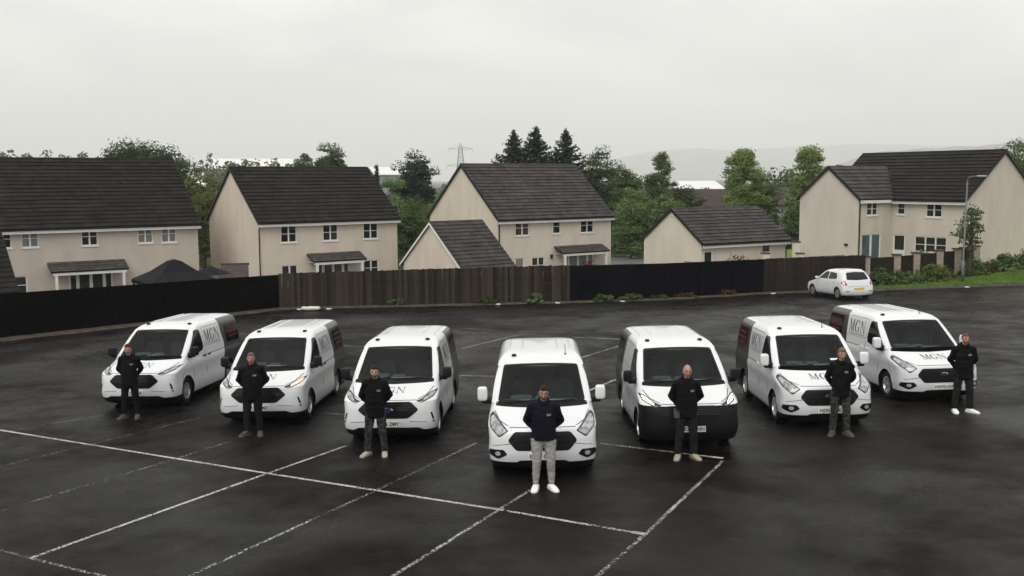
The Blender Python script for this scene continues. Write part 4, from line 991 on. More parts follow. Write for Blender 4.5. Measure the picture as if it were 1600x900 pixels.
    # mirrors, wheels, wipers, roof fittings
    for s in (-1, 1):
        k = 'mirror%s%d' % (kind, s)
        if k not in CACHE:
            b = MB(); superell(b, s * 1.115, 1.21, 1.335 if new else 1.36, .19, .15, .235 if new else .27, .45); c = MB(); c.add([(s * 1.03, 1.286, 1.25), (s * 1.195, 1.286, 1.25), (s * 1.195, 1.286, 1.43), (s * 1.03, 1.286, 1.43)], [(0, 1, 2, 3)])
            a = MB(); superell(a, s * 1.0, 1.22, 1.23, .26, .10, .12, .5, 8)
            CACHE[k] = (b.mesh('m', True), a.mesh('m', True), c.mesh('m'))
        w = CACHE[k]; o = _link_shared('wing_mirror', w[0], PLASTIC if new else PAINT, t); _link_shared('mirror_arm', w[1], PLASTIC, o); _link_shared('mirror_glass', w[2], CHROME, o)
        for hy in HUBY:
            e_ = bpy.data.objects.new('wheel', P['disc']); COL.objects.link(e_); e_.parent = t
            if not P['disc'].materials: P['disc'].materials.append(PLASTIC)
            e_.location = (s * .835, hy, .335); e_.rotation_euler = (random.uniform(0, 3), 0, 0 if s > 0 else math.pi)
            _link_shared('tyre', P['tyre'], RUBBER, e_); _link_shared('rim', P['rim'], ALLOY, e_)
        if 'rib' + kind not in CACHE:
            b = MB(); bv = P['bvh']
            for xx in (-.62, -.36, .36, .62): 
                pts = [bv.ray_cast(Vector((xx, yy, 5)), Vector((0, 0, -1)))[0] for yy in np.linspace(2.55 + abs(xx) * .2, 4.6, 10)]
                b.tube([p - Vector((0, 0, .008)) for p in pts], .022, 8)
            CACHE['rib' + kind] = b.mesh('rib', True)
            b = MB()
            for xx in ((-.57, .57) if new else (-.52,)): superell(b, xx, 2.22, bv.ray_cast(Vector((xx, 2.22, 5)), Vector((0, 0, -1)))[0].z + .01, .10, .13, .06, .8, 8)
            CACHE['dot' + kind] = b.mesh('dot', True)
            b = MB(); h_ = bv.ray_cast(Vector((.5, 2.3, 5)), Vector((0, 0, -1)))[0]; b.tube([h_ - Vector((0, 0, .01)), h_ + Vector((0, .12, .18))], .006, 6); superell(b, h_.x, h_.y, h_.z, .05, .07, .03, .8, 6)
            CACHE['aer' + kind] = b.mesh('aerial')
            b = MB()
            for xa, xb in ((-.70, -.08), (.02, .62)):
                pts = []
                for i in range(6):
                    u = i / 5; xx = xa + (xb - xa) * u; zz = 1.222 + .035 * u
                    hh = bv.ray_cast(Vector((xx, -3, zz)), Vector((0, 1, 0)))[0]; pts.append(hh + Vector((0, -.02, .012)))
                b.tube(pts, .009, 6)
            CACHE['wip' + kind] = b.mesh('wiper')
    _link_shared('roof_rib', CACHE['rib' + kind], PAINT, t); _link_shared('roof_fitting', CACHE['dot' + kind], PLASTIC, t); _link_shared('wiper', CACHE['wip' + kind], PLASTIC, t)
    if not new: _link_shared('aerial', CACHE['aer' + kind], PLASTIC, t)
    if paper:
        q = link('windscreen_paper', patch(P['bvh'], [[(.34, 1.33), (.62, 1.33), (.62, 1.365), (.34, 1.365)]], 'F', off=.009, th=.002), PLATEW, t)
    return t
VG = 'white vans parked in a V formation'
van('new', 'white van at the far left of the formation, MGN in letters on its side', -9.42, 25.09, -.10, VG, plate='BX25 ZNE')
van('new', 'white van second from left, its right-hand lamp glowing amber, man in all black before it', -5.77, 22.84, -.048, VG, plate='BX25 ZMZ', lamps=(LAMPGL, LAMPAMB))
van('new', 'white van third from left, number plate ending ZMY beside a man in camouflage trousers', -2.575, 20.80, -.05, VG, plate='BX25 ZMY')
van('old', 'white van at the point of the V, man in grey joggers before it', .54, 17.89, -.018, VG, hood=False, wrapd=False, side=False, plate='EK70 OBM')
van('new', 'white van with unpainted black front bumper and lit headlamps, bald man before it', 3.54, 19.78, .007, VG, hood=False, side=False, black_bumper=True, plate='BX25 ZNN', lamps=(LAMPLIT, LAMPLIT))
van('old', 'white van second from right, white paper behind the windscreen, fair-haired man before it', 6.774, 21.46, -.0035, VG, plate='HJ20 UVK', paper=True)
van('old', 'white van at the far right end of the formation, number plate beginning HW70', 10.24, 23.96, .075, VG, plate='HW70 UVP')

# ---- white hatchback by the fence, seen from behind
def hatchback():
    rows = [(.17, .20, 3.80, .70, .3, 2.6, .2), (.22, .08, 3.93, .78, .34, 2.6, .22), (.32, .02, 3.985, .835, .36, 2.5, .24), (.45, 0, 3.99, .85, .38, 2.5, .25), (.58, .02, 3.975, .855, .40, 2.5, .25), (.68, .06, 3.95, .85, .42, 2.4, .25), (.75, .22, 3.93, .845, .45, 2.4, .25), (.82, .50, 3.905, .835, .5, 2.4, .25), (.88, .78, 3.885, .825, .45, 2.5, .25), (.93, .98, 3.86, .81, .4, 2.8, .25),
            (.98, 1.08, 3.835, .795, .35, 3, .26), (1.08, 1.23, 3.77, .76, .34, 3, .28), (1.18, 1.38, 3.70, .72, .34, 3, .3), (1.28, 1.53, 3.62, .68, .34, 3, .32), (1.36, 1.66, 3.54, .64, .36, 2.8, .34), (1.42, 1.82, 3.44, .58, .4, 2.6, .36), (1.46, 2.05, 3.30, .48, .42, 2.5, .36), (1.48, 2.3, 3.05, .3, .3, 2.4, .3)]
    cols = [.38, .48, .6, .75, .9, 1.1, 1.3, 1.6, 1.9, 2.2, 2.5, 2.8, 3.0, 3.2, 3.4, 3.6]
    v, f, tg, per = slice_body(rows, cols, .38, 3.0, lambda z: 0)
    me = bpy.data.meshes.new('car'); me.from_pydata(v, [], f); bm = bmesh.new(); bm.from_mesh(me); bmesh.ops.recalc_face_normals(bm, faces=bm.faces); bm.to_mesh(me); bvh = BVHTree.FromBMesh(bm); bm.free()
    me.polygons.foreach_set('material_index', [1 if r < 1 else 0 for r, k in tg])
    for _ in range(2): me.materials.append(PAINT)
    c = MB(); hy = (.80, 3.32)
    for y in hy:
        for s in (-1, 1): c.lathe([(s * .5, 0), (s * .5, .335), (s * 1.1, .345), (s * 1.1, 0)], 32, 'x', Matrix.Translation((0, y, .30)), 1)
    cm = c.mesh('cut'); [cm.materials.append(PAINT) for _ in range(2)]
    cut = split_by_mat(boolean_cut(me, cm), [0, 1])
    fx, fy = -.225, .974; yaw = math.atan2(fx, -fy)     # local -y is forward
    M = on_ground(0, 0, yaw); rc = Vector((17.12, 50.35, 0)); nose = rc + Vector((fx, fy, 0)) * 3.75
    t = thing('car', 'small white hatchback parked facing the brown fence, seen from its rear corner', 'car', M=on_ground(nose.x, nose.y, yaw) @ Matrix.Diagonal((1, .95, 1, 1)))
    link('body', cut, [PAINT, PLASTIC], t)
    B = lambda p, **k: patch(bvh, p, 'B', **k); S = lambda p, s, **k: patch(bvh, p, 'S', sgn=s, **k); F = lambda p, **k: patch(bvh, p, 'F', **k)
    link('rear_window', B([[(-.60, .99), (0, .96), (.60, .99), (.50, 1.33), (0, 1.36), (-.50, 1.33)]], rnd=.06), GLASS, t)
    TL = mat('red_tail_lamp', (.30, .012, .015), rough=.15, spec=.5, coat=.5)
    for s in (-1, 1):
        tl = [(.60, .74), (.80, .70), (.83, .86), (.79, 1.02), (.70, .95)]
        link('tail_lamp', B([tl if s > 0 else mir(tl)], rnd=.03), TL, t)
        [link('side_window', S([p_], s, rnd=.04, off=.006, step=.04), GLASS, t) for p_ in ([(1.42, .97), (2.30, .98), (2.30, 1.33), (1.98, 1.34)], [(2.38, .98), (3.05, 1.0), (3.20, 1.06), (3.02, 1.29), (2.38, 1.33)])]
        [link('door_gap', S([p_], s, off=.001, th=.004), SEAM, t) for p_ in ([(1.26, .35), (1.272, .35), (1.30, .93), (1.288, .93)], [(2.34, .30), (2.352, .30), (2.352, 1.0), (2.34, 1.0)], [(2.95, .55), (2.962, .55), (3.08, .97), (3.068, .97)])]
        [link('door_handle', S([p_], s, off=.02, th=.025), PAINT, t) for p_ in ([(2.10, .83), (2.26, .84), (2.26, .87), (2.10, .86)], [(2.85, .84), (3.0, .85), (3.0, .88), (2.85, .87)])]
        b = MB(); superell(b, s * .92, 1.42, 1.0, .18, .12, .13, .6, 8); part('wing_mirror', b, PAINT, t, smooth=True)
        hl = [(.42, .66), (.70, .60), (.80, .70), (.74, .80)]; link('headlamp', F([hl if s > 0 else mir(hl)], rnd=.03), LAMPGL, t)
        for y in hy:
            b = MB(); b.lathe([(-.09, .19), (-.095, .26), (-.08, .295), (.08, .295), (.095, .26), (.09, .2), (.06, .19)], 30, 'x', closed=True)
            d = MB(); d.lathe([(.04, 0), (.04, .18)], 20, 'x'); w = part('wheel', d, PLASTIC, t); w.location = (s * .735, y, .30); w.rotation_euler = (0, 0, 0 if s > 0 else math.pi)
            part('tyre', b, RUBBER, w, True); r = MB()
            for k in range(7):
                M_ = Matrix.Rotation(2 * math.pi * k / 7, 4, 'X'); r.add([M_ @ Vector(p) for p in [(.045, -.02, .02), (.045, .02, .02), (.075, .03, .19), (.075, -.03, .19), (.08, -.02, .02), (.08, .02, .02), (.09, .025, .19), (.09, -.025, .19)]], [(4, 5, 6, 7), (0, 4, 7, 3), (1, 2, 6, 5)])
            r.lathe([(.05, .185), (.095, .195), (.09, .2), (.05, .2)], 30, 'x', closed=True); r.lathe([(.05, .05), (.09, .045), (.092, 0)], 16, 'x'); part('rim', r, ALLOY, w)
    q = MB(); yb = bvh.ray_cast(Vector((0, 9, .52)), Vector((0, -1, 0)))[0].y + .004
    q.box(-.26, .26, yb - .02, yb + .01, .49, .60); part('number_plate', q, PLATEY, t)
    link('bumper_gap', B([[(-.84, .655), (.84, .655), (.84, .668), (-.84, .668)]], off=.001, th=.004), SEAM, t)
    link('badge', B([arc(0, .86, .07, .04, 0, 330, 14)], off=.008), CHROME, t)
    link('rear_reflector', B([[(-.74, .40), (-.52, .40), (-.52, .44), (-.74, .44)], [(.52, .40), (.74, .40), (.74, .44), (.52, .44)]], off=.006), TL, t)
    b = MB(); hh = bvh.ray_cast(Vector((0, 3.1, 5)), Vector((0, 0, -1)))[0]; b.tube([hh, hh + Vector((0, .12, .16))], .008, 6); part('aerial', b, PLASTIC, t)
    link('rear_spoiler', patch(bvh, [[(-.5, 3.3), (.5, 3.3), (.46, 3.5), (-.46, 3.5)]], 'T', off=.02, th=.03, rnd=.04), PAINT, t)
hatchback()

# ================================================================ PEOPLE
def _ico():
    bm = bmesh.new(); bmesh.ops.create_icosphere(bm, subdivisions=2, radius=1); v = np.array([tuple(p.co) for p in bm.verts]); f = [tuple(q.index for q in p.verts) for p in bm.faces]; bm.free(); return v, f
ICV, ICF = _ico()
class Blob:
    """union of ellipsoids strung along bones, fused into one skin by a voxel remesh"""
    def __init__(s): s.b = MB()
    def ell(s, c, r, rot=None):
        v = ICV * np.array(r)
        if rot is not None: v = v @ np.array(rot.to_3x3()).T
        s.b.add((v + np.array(c)).tolist(), ICF)
    def chain(s, nodes, step=.45):
        """nodes: (pos, r) or (pos, (rx, ry)); ellipsoids interpolated so that they overlap"""
        for (p, r), (q, u) in zip(nodes[:-1], nodes[1:]):
            p, q = Vector(p), Vector(q); r3 = np.array(r if isinstance(r, tuple) else (r, r)); u3 = np.array(u if isinstance(u, tuple) else (u, u))
            L = (q - p).length; n = max(1, math.ceil(L / (step * min(*r3, *u3))))
            for k in range(n + 1):
                t = k / n; rr = r3 * (1 - t) + u3 * t; s.ell(p.lerp(q, t), (rr[0], rr[1], min(rr)))
    def mesh(s, voxel, smooth=3, fold=0, fs=(9, 9, 16), seed=0, fac=.5):
        me = s.b.mesh('blob', fix=False); o = bpy.data.objects.new('b', me); COL.objects.link(o)
        md = o.modifiers.new('r', 'REMESH'); md.mode = 'VOXEL'; md.voxel_size = voxel
        if smooth: sm = o.modifiers.new('s', 'SMOOTH'); sm.factor = fac; sm.iterations = smooth
        r = evalmesh(o); bpy.data.objects.remove(o)
        if fold:
            n = len(r.vertices); co = np.empty(n * 3); r.vertices.foreach_get('co', co); co = co.reshape(-1, 3); no = np.array([tuple(v.normal) for v in r.vertices])
            d = np.array([noise.noise(Vector((x * fs[0] + seed, y * fs[1], z * fs[2]))) + .5 * noise.noise(Vector((x * fs[0] * 2 + seed, y * fs[1] * 2, z * fs[2] * 2.2 + x * 9))) for x, y, z in co])
            co += no * (d * fold)[:, None]; r.vertices.foreach_set('co', co.ravel())
        r.polygons.foreach_set('use_smooth', [True] * len(r.polygons)); r.update(); return r
def head_pts(n=40, m=28, jaw=1.0):
    """sculpted head, face towards -y, centre at 0; returns grid of points"""
    P = []
    for i in range(m + 1):
        a = -math.pi / 2 + math.pi * i / m
        for k in range(n):
            t = 2 * math.pi * k / n; sx, sy, sz = math.cos(a) * math.cos(t), math.cos(a) * math.sin(t), math.sin(a)
            x, y, z = .076 * sx, .097 * sy, .120 * sz
            if z < -.02:
                u = min(1, (-z - .02) / .1); x *= 1 - .28 * u * jaw; y = y * (1 - .12 * u) - .012 * u
                if sy > 0: y *= 1 - .45 * u
            if z > .03 and sy > 0: y *= 1.06
            if sy < -.1:
                g = lambda cx, cz, wx, wz: math.exp(-((x - cx) / wx) ** 2 - ((z - cz) / wz) ** 2)
                y -= .026 * g(0, -.028, .013, .018) + .014 * g(0, .0, .009, .026) + .007 * (g(.03, .026, .024, .009) + g(-.03, .026, .024, .009)) + .008 * g(0, -.066, .026, .009) + .008 * g(0, -.103, .022, .013)
                y += .013 * (g(.032, .004, .016, .012) + g(-.032, .004, .016, .012)) + .004 * g(0, -.085, .03, .006) - .004 * (g(.045, -.03, .018, .02) + g(-.045, -.03, .018, .02))
            P.append((x, y, z))
    F = []
    for i in range(m):
        for k in range(n): F.append((i * n + k, i * n + (k + 1) % n, (i + 1) * n + (k + 1) % n, (i + 1) * n + k))
    return P, F, n, m
SKINS = {'fair': (.38, .22, .17), 'ruddy': (.38, .185, .15), 'tan': (.31, .18, .135)}
def sub_head(cond, off, M, nz_=0, sc=30, seed=0):
    """shell over the part of the head where cond(x,y,z) holds (hair, beard)"""
    P, F, n, m_ = head_pts(64, 44); keep = [f for f in F if cond(*[sum(P[i][c] for i in f) / 4 for c in range(3)])]
    b = MB(); ids = {}
    V = []
    for f in keep:
        for i in f:
            if i not in ids:
                p = Vector(P[i]); d = Vector((p.x, p.y, p.z * .8)).normalized(); o = off(*p) if callable(off) else off
                o += nz_ * noise.noise(p * sc + Vector((seed, 0, 0))); ids[i] = len(V); V.append(p + d * o)
    k = len(V); inv = {v: i for i, v in ids.items()}
    V2 = [Vector(P[inv[j]]) * .985 for j in range(k)]
    FF = [tuple(ids[i] for i in f) for f in keep]
    ed = {}
    for f in FF:
        for a, c in zip(f, f[1:] + f[:1]): ed[(a, c)] = 1
    side = [(a, c, c + k, a + k) for (a, c) in ed if (c, a) not in ed]
    b.add([M @ p for p in V + V2], FF + [tuple(i + k for i in f[::-1]) for f in FF] + side); return b
HOOD = mat('black_hoodie_cloth', (.0045, .0045, .005), rough=.9, spec=.1, bump=.3, bscale=90, var=.2, vscale=6)
HOODN = mat('navy_hoodie_cloth', (.006, .006, .012), rough=.9, spec=.1, bump=.3, bscale=90, var=.2, vscale=6)
TR = {'black': mat('black_trousers', (.0055, .0055, .006), rough=.9, spec=.1, bump=.3, bscale=80, var=.25), 'dark': mat('dark_work_trousers', (.0085, .0085, .009), rough=.9, spec=.1, bump=.3, bscale=80, var=.35, vscale=7),
      'grey': mat('grey_joggers', (.27, .26, .255), rough=.95, spec=.08, bump=.4, bscale=70, var=.12), 'charcoal': mat('charcoal_trousers', (.012, .0125, .0125), rough=.9, spec=.1, bump=.3, bscale=80, var=.25),
      'camo': mat('grey_camouflage', (.007, .007, .008), rough=.9, spec=.1, col2=(.055, .052, .05), nscale=16, detail=2), 'camo2': mat('green_grey_camouflage', (.008, .008, .007), rough=.9, spec=.1, col2=(.060, .060, .050), nscale=18, detail=2)}
SH = {'white': mat('white_trainers', (.72, .71, .69), rough=.6), 'beige': mat('beige_boots', (.30, .25, .20), rough=.8, var=.15, vscale=12), 'tan': mat('pale_tan_boots', (.33, .285, .24), rough=.8, var=.15, vscale=12), 'dark': mat('grey_boots', (.05, .046, .042), rough=.8, var=.3, vscale=12)}
SOLE = mat('shoe_sole', (.12, .11, .1), rough=.8); SOLEW = mat('white_sole', (.6, .6, .58), rough=.7)
EYE = mat('eye', (.02, .015, .012), rough=.2); LIP = mat('lip', (.27, .09, .08), rough=.5)
HAIRS = {'dark': mat('dark_hair', (.012, .009, .008), rough=.8, bump=.6, bscale=160), 'brown': mat('brown_hair', (.035, .02, .013), rough=.8, bump=.6, bscale=160), 'fair': mat('fair_hair', (.14, .09, .055), rough=.8, bump=.6, bscale=160), 'red': mat('reddish_cropped_hair', (.10, .05, .035), rough=.85, bump=.6, bscale=160), 'grey': mat('greying_hair', (.10, .075, .06), rough=.85, bump=.6, bscale=160)}
STUB = mat('stubble', (.22, .11, .085), rough=.9); STUBD = mat('dark_stubble', (.055, .032, .025), rough=.9)
LOGOW = mat('white_chest_print', (.5, .5, .5), rough=.7)
def shoe(side, ang, loc, boot):
    """lofted shoe, toe towards -y"""
    b = MB(); secs = [(.085, .034, .05, .0), (.06, .040, .085 if boot else .07, 0), (.02, .042, .105 if boot else .085, 0), (-.04, .045, .075, 0), (-.10, .050, .058, 0), (-.16, .046, .045, 0), (-.19, .032, .034, .004), (-.205, .012, .024, .010)]
    secs = [(y * 1.14, w * 1.2, h * (1.25 if boot else 1.15), z0) for y, w, h, z0 in secs]
    n = 14; v = []
    for (y, w, h, z0) in secs:
        for k in range(n):
            t = 2 * math.pi * k / n; c, s = math.cos(t), math.sin(t)
            z = h / 2 + (h / 2) * math.copysign(abs(s) ** .7, s); v.append((w * math.copysign(abs(c) ** .7, c) - side * .006 * (y < -.12), y, max(z0, z)))
    f = [(i * n + k, i * n + (k + 1) % n, (i + 1) * n + (k + 1) % n, (i + 1) * n + k) for i in range(len(secs) - 1) for k in range(n)]; f += [tuple(range(n)), tuple((len(secs) - 1) * n + k for k in range(n))[::-1]]
    M = Matrix.Translation(loc) @ Matrix.Rotation(ang, 4, 'Z'); b.add([M @ Vector(p) for p in v], f)
    so = MB(); vs_ = []
    for z in (.0, .022):
        for (y, w, h, z0) in secs:
            vs_.append((w + .003, y - (.004 if y < -.2 else 0), z))
        for (y, w, h, z0) in secs[::-1]: vs_.append((-w - .003, y - (.004 if y < -.2 else 0), z))
    k = 2 * len(secs); so.add([M @ Vector(p) for p in vs_], [tuple(range(k))[::-1], tuple(range(k, 2 * k))] + [(i, (i + 1) % k, k + (i + 1) % k, k + i) for i in range(k)])
    return b, so
def person(label, x, y, yaw, height=1.77, bulk=1.0, hair='dark', skin='fair', beard=0, trouser='dark', shoes='dark', stance=.13, toe=(.25, .25), hoodm=HOOD, lean=0, headturn=(0, 0), bald=False, cuffed=False, seed=0, hem=.86, quiff=0, stagger=0, holster=False):
    s = height / 1.80; t = thing('person', label, 'person', (x, y, gz(x, y)), yaw); t.scale = (s, s, s)
    B = bulk; st = stance
    J = dict(pel=(0, 0, .97), chest=(0, .0, 1.30), uch=(0, .012, 1.42), neck=(0, .012, 1.52))
    foot = {sd: (sd * st, -.01 + (stagger if sd > 0 else -stagger) * .5, 0) for sd in (-1, 1)}
    # -- body: one continuous skin
    b = Blob()
    b.chain([(J['pel'], (.150 * B, .105 * B)), ((0, -.01, 1.12), (.138 * B, .10 * B)), (J['chest'], (.160 * B, .112 * B)), (J['uch'], (.130 * B, .085))])
    b.chain([(J['uch'], (.07, .07)), (J['neck'], (.056, .056)), ((0, -.005, 1.60), (.055, .058))])
    wr = {}
    for sd in (-1, 1):
        sh, el, wp = (sd * .170 * B, .012, 1.415), (sd * (.258 * B + .005), .085, 1.185), (sd * .105, .195, .945 + (.02 if sd > 0 else 0))
        b.chain([(sh, .062), (el, .045)]); b.chain([(el, .043), (wp, .030)]); b.chain([(J['uch'], .06), (sh, .062)]); wr[sd] = (sh, el, wp)
        # hand: palm, four unequal bent fingers, thumb; one hand holds the other behind the back
        a = Vector(wp); d = Vector((-sd * .80, .12, -.50)).normalized(); palm = a + d * .055; side_ = d.cross(Vector((0, 1, 0))).normalized() * (1 if sd > 0 else -1)
        rot = d.to_track_quat('Z', 'Y').to_matrix().to_4x4(); b.ell(palm, (.038, .018, .05), rot)
        for k, ln in enumerate((.072, .082, .077, .06)):
            r0 = palm + d * .04 + side_ * (.027 - .018 * k); c1 = r0 + d * ln * .45 + Vector((0, .010, 0)); c2 = c1 + (d * .7 + Vector((0, -.6, -.25))).normalized() * ln * .35; c3 = c2 + (d * .2 + Vector((0, -.9, -.1))).normalized() * ln * .25
            b.chain([(r0, .0095), (c1, .0090), (c2, .0085), (c3, .0075)], .8)
        th0 = palm - d * .02 + side_ * .03; th1 = th0 + (d * .6 + side_ * .7).normalized() * .035; th2 = th1 + (d * .9 + side_ * .1 + Vector((0, -.3, 0))).normalized() * .03
        b.chain([(th0, .013), (th1, .0105), (th2, .009)], .8)
        f = foot[sd]; hip = (sd * .088 * B, 0, .93); kn = (sd * (.5 * .088 + .5 * st + .006), -.022 + f[1] * .5, .51); an = (f[0], f[1] + .02, .09)
        b.chain([(hip, .085 * B), (kn, .055)]); b.chain([(kn, .056), ((kn[0] * .5 + an[0] * .5, kn[1] * .5 + an[1] * .5 + .02, .33), .052), (an, .030)]); b.chain([(an, .029), ((f[0], f[1] + .01, .05), .026), ((f[0] + sd * .12 * math.sin(toe[0 if sd < 0 else 1]), f[1] - .12 * math.cos(toe[0 if sd < 0 else 1]), .03), .018)])
    HM = Matrix.Translation((lean, -.03, 1.672)) @ Matrix.Rotation(headturn[0], 4, 'Z') @ Matrix.Rotation(headturn[1], 4, 'X')
    P, F, n_, m_ = head_pts(); b.b.add([HM @ Vector(p) for p in P], F)
    for sd in (-1, 1): b.ell(HM @ Vector((sd * .077, .012, -.008)), (.009, .022, .032), (HM.to_3x3() @ Matrix.Rotation(sd * .3, 3, 'Z')).to_4x4())
    sk = mat('skin_' + skin, SKINS[skin], rough=.55, spec=.3, var=.12, vscale=14)
    body = link('body', b.mesh(.0075, 2), sk, t)
    for sd in (-1, 1):
        q = MB(); e_ = ICV * .0115 + np.array((sd * .032, -.0805, .004)); q.add([HM @ Vector(p) for p in e_], ICF); part('eye', q, EYE, t, True)
        q = MB(); q.tube([HM @ Vector(p) for p in ((sd * .014, -.098, .026), (sd * .030, -.098, .032), (sd * .050, -.085, .026))], [.003, .0045, .0025], 6); part('eyebrow', q, HAIRS['dark' if hair in ('dark', 'brown') else 'brown'], t, True)
    q = MB(); q.tube([HM @ Vector(p) for p in ((-.022, -.088, -.067), (-.008, -.099, -.065), (.008, -.099, -.065), (.022, -.088, -.067))], [.002, .005, .005, .002], 6); part('lip', q, LIP, t, True)
    if not bald:
        th = .010 if hair in ('red', 'grey') else .018
        def hc(x, y, z): return z > .052 + .006 * math.sin(x * 90) + .12 * abs(x) * (y < 0) or (y > -.035 and z > -.02 and abs(x) > .06 and y < .02) or (y > .0 and z > -.045 and not (y < .03 and z < .03)) or (y > .045 and z > -.075)
        def off(x, y, z):
            u = min(1, max(0, (z - .05) / .035)) if y < 0 else min(1, max(.0, min((y + .01) / .03, (z + .08) / .04)))
            return .0015 + th * u * u * (3 - 2 * u) * (1 if z > .03 else .55) + (quiff * u * max(0, -y * 8) if z > .06 else 0)
        part('hair', sub_head(hc, off, HM, .004, 45, seed), HAIRS[hair], t, True)
    if beard:
        part('beard', sub_head(lambda x, y, z: z < -.055 and y < -.015 and abs(x) < .062 and not (abs(x) < .026 and -.078 < z < -.056), .0025 * beard, HM, .002, 60, seed), STUBD if beard > 1 else STUB, t, True)
    # -- hooded top
    c = Blob()
    c.chain([((0, 0, hem - .12), (.196 * B, .140 * B)), ((0, -.012, 1.08), (.196 * B, .146 * B)), (J['chest'], (.196 * B, .145 * B)), ((0, .008, 1.39), (.160 * B, .112 * B))], .3)
    for sd in (-1, 1): c.chain([((0, .012, 1.475), .07), (wr[sd][0], .072 * B)], .4)
    c.chain([((0, .008, 1.42), (.115, .09)), ((0, .015, 1.50), (.072, .075))], .35)
    for sd in (-1, 1):
        sh, el, wp = wr[sd]; c.chain([((0, .01, 1.42), .085), (sh, .085 * B)]); c.chain([(sh, .083 * B), ((sh[0] * .45 + el[0] * .55, sh[1] * .45 + el[1] * .55, sh[2] * .45 + el[2] * .55), .070 * B), (el, .064 * B)]); wv = Vector(el).lerp(Vector(wp), .93); c.chain([(el, .064 * B), (wv, .046)])
    # collar / lowered hood
    for k in range(22):
        a = 2 * math.pi * k / 22; back = max(0, math.sin(a)); c.ell((.080 * math.cos(a), .012 + .078 * math.sin(a), 1.515 + .028 * back - (.035 if math.sin(a) < -.6 else 0)), (.030, .030, .034 + .02 * back))
    for k in range(9): c.ell((-.09 + .0225 * k, .12, 1.46), (.05, .05, .075))
    hm = c.mesh(.012, 3, .013, (7, 7, 13), seed * 3.1, .5)
    def trim(me, z):
        bm = bmesh.new(); bm.from_mesh(me); bmesh.ops.bisect_plane(bm, geom=bm.verts[:] + bm.edges[:] + bm.faces[:], plane_co=(0, 0, z), plane_no=(0, 0, 1), clear_inner=True); bm.to_mesh(me); bm.free(); return me
    trim(hm, hem - .02)
    top = link('hooded_top', hm, hoodm, t)
    q = MB(); ns = 40
    for rr, zz in ((1.0, hem + .02), (1.025, hem), (1.02, hem - .045), (.98, hem - .06), (.93, hem - .05)): q.v += [(.192 * B * rr * math.cos(2 * math.pi * i / ns), .137 * B * rr * math.sin(2 * math.pi * i / ns), zz + .004 * math.sin(i * 1.9)) for i in range(ns)]
    q.f = [(j * ns + i, j * ns + (i + 1) % ns, (j + 1) * ns + (i + 1) % ns, (j + 1) * ns + i) for j in range(4) for i in range(ns)]; q.mi = [0] * len(q.f); part('hem_band', q, hoodm, top, True)
    bm = bmesh.new(); bm.from_mesh(hm); bv = BVHTree.FromBMesh(bm); bm.free()
    bars = [[(a, c_) for a, c_ in p] for p in mgn(.045, .115, 1.315, 1.337)] + [[(.045, 1.304), (.115, 1.304), (.115, 1.309), (.045, 1.309)]]
    try: link('chest_print', patch(bv, bars, 'F', off=.004, th=.003), LOGOW, top)
    except Exception: pass
    # -- trousers
    p_ = Blob(); p_.chain([((0, 0, 1.02), (.165 * B, .112 * B)), ((0, .005, .90), (.182 * B, .125 * B))], .35)
    for sd in (-1, 1):
        f = foot[sd]; kn = (sd * (.5 * .088 + .5 * st + .006), -.024 + f[1] * .5, .51); an = (f[0], f[1] + .025, .115)
        p_.chain([((sd * .094 * B, .004, .88), .110 * B), (kn, .084 * (1 if not cuffed else .95))]); p_.chain([(kn, .082), ((kn[0] * .4 + an[0] * .6, (kn[1] + an[1]) / 2 + .015, .29), .077 if not cuffed else .068), ((an[0], an[1], .12 if not cuffed else .125), .072 if not cuffed else .054)])
    link('trousers', p_.mesh(.012, 3, .010, (10, 10, 17), 50 + seed * 2.3), TR[trouser], t)
    if holster:
        q = MB(); q.box(-.225 * B, -.14 * B, -.10, .03, .80, .93); q.box(-.235 * B, -.20 * B, -.11, -.02, .86, .97); part('tool_pouch', q, mat('grey_pouch', (.05, .055, .055), rough=.8, var=.3), t)
    for sd, ta in ((-1, toe[0]), (1, toe[1])):
        f = foot[sd]; sb, so = shoe(sd, -sd * -ta, Vector((f[0], f[1] + .005, .003)), shoes != 'white'); o = part('shoe', sb, SH[shoes], t, True); part('sole', so, SOLEW if shoes == 'white' else SOLE, o)
    return t
person('man in black hooded top and black trousers in front of the leftmost van', -9.20, 24.30, .15, 1.80, 1.0, 'brown', 'ruddy', 1, 'black', 'dark', .15, (.5, .1), seed=1, hem=.84)
person('man with cropped greying hair and dark work trousers before the van with amber lamp', -5.70, 22.12, .10, 1.84, 1.1, 'grey', 'ruddy', 1, 'dark', 'dark', .14, (.55, .15), seed=2, hem=.84)
person('dark-haired man in black hooded top, grey camouflage trousers and pale tan boots', -2.72, 19.97, .05, 1.83, 1.04, 'dark', 'fair', 2, 'camo', 'tan', .165, (.55, .1), seed=3, hem=.84)
person('bearded man in light grey joggers and white trainers at the point of the V', .53, 17.29, 0, 1.835, 1.10, 'dark', 'tan', 2, 'grey', 'white', .135, (.2, .4), hoodm=HOODN, seed=4, cuffed=True, hem=.93, headturn=(0, .10))
person('bald man in black top and beige boots before the van with black bumper', 3.32, 19.25, 0, 1.84, 1.04, 'dark', 'ruddy', 0, 'charcoal', 'beige', .15, (.35, .4), bald=True, seed=5, hem=.86, holster=True, headturn=(.05, .05))
person('fair-haired man in camouflage trousers, second person from the right', 6.84, 21.05, -.15, 1.84, 1.0, 'fair', 'fair', 0, 'camo2', 'dark', .14, (.4, .4), seed=6, quiff=.02, hem=.86, headturn=(.15, .08))
person('man with cropped reddish hair and white trainers at the far right', 10.28, 23.05, -.12, 1.84, 1.04, 'red', 'ruddy', 1, 'charcoal', 'white', .17, (.05, .7), seed=7, hem=.84, headturn=(.1, 0))

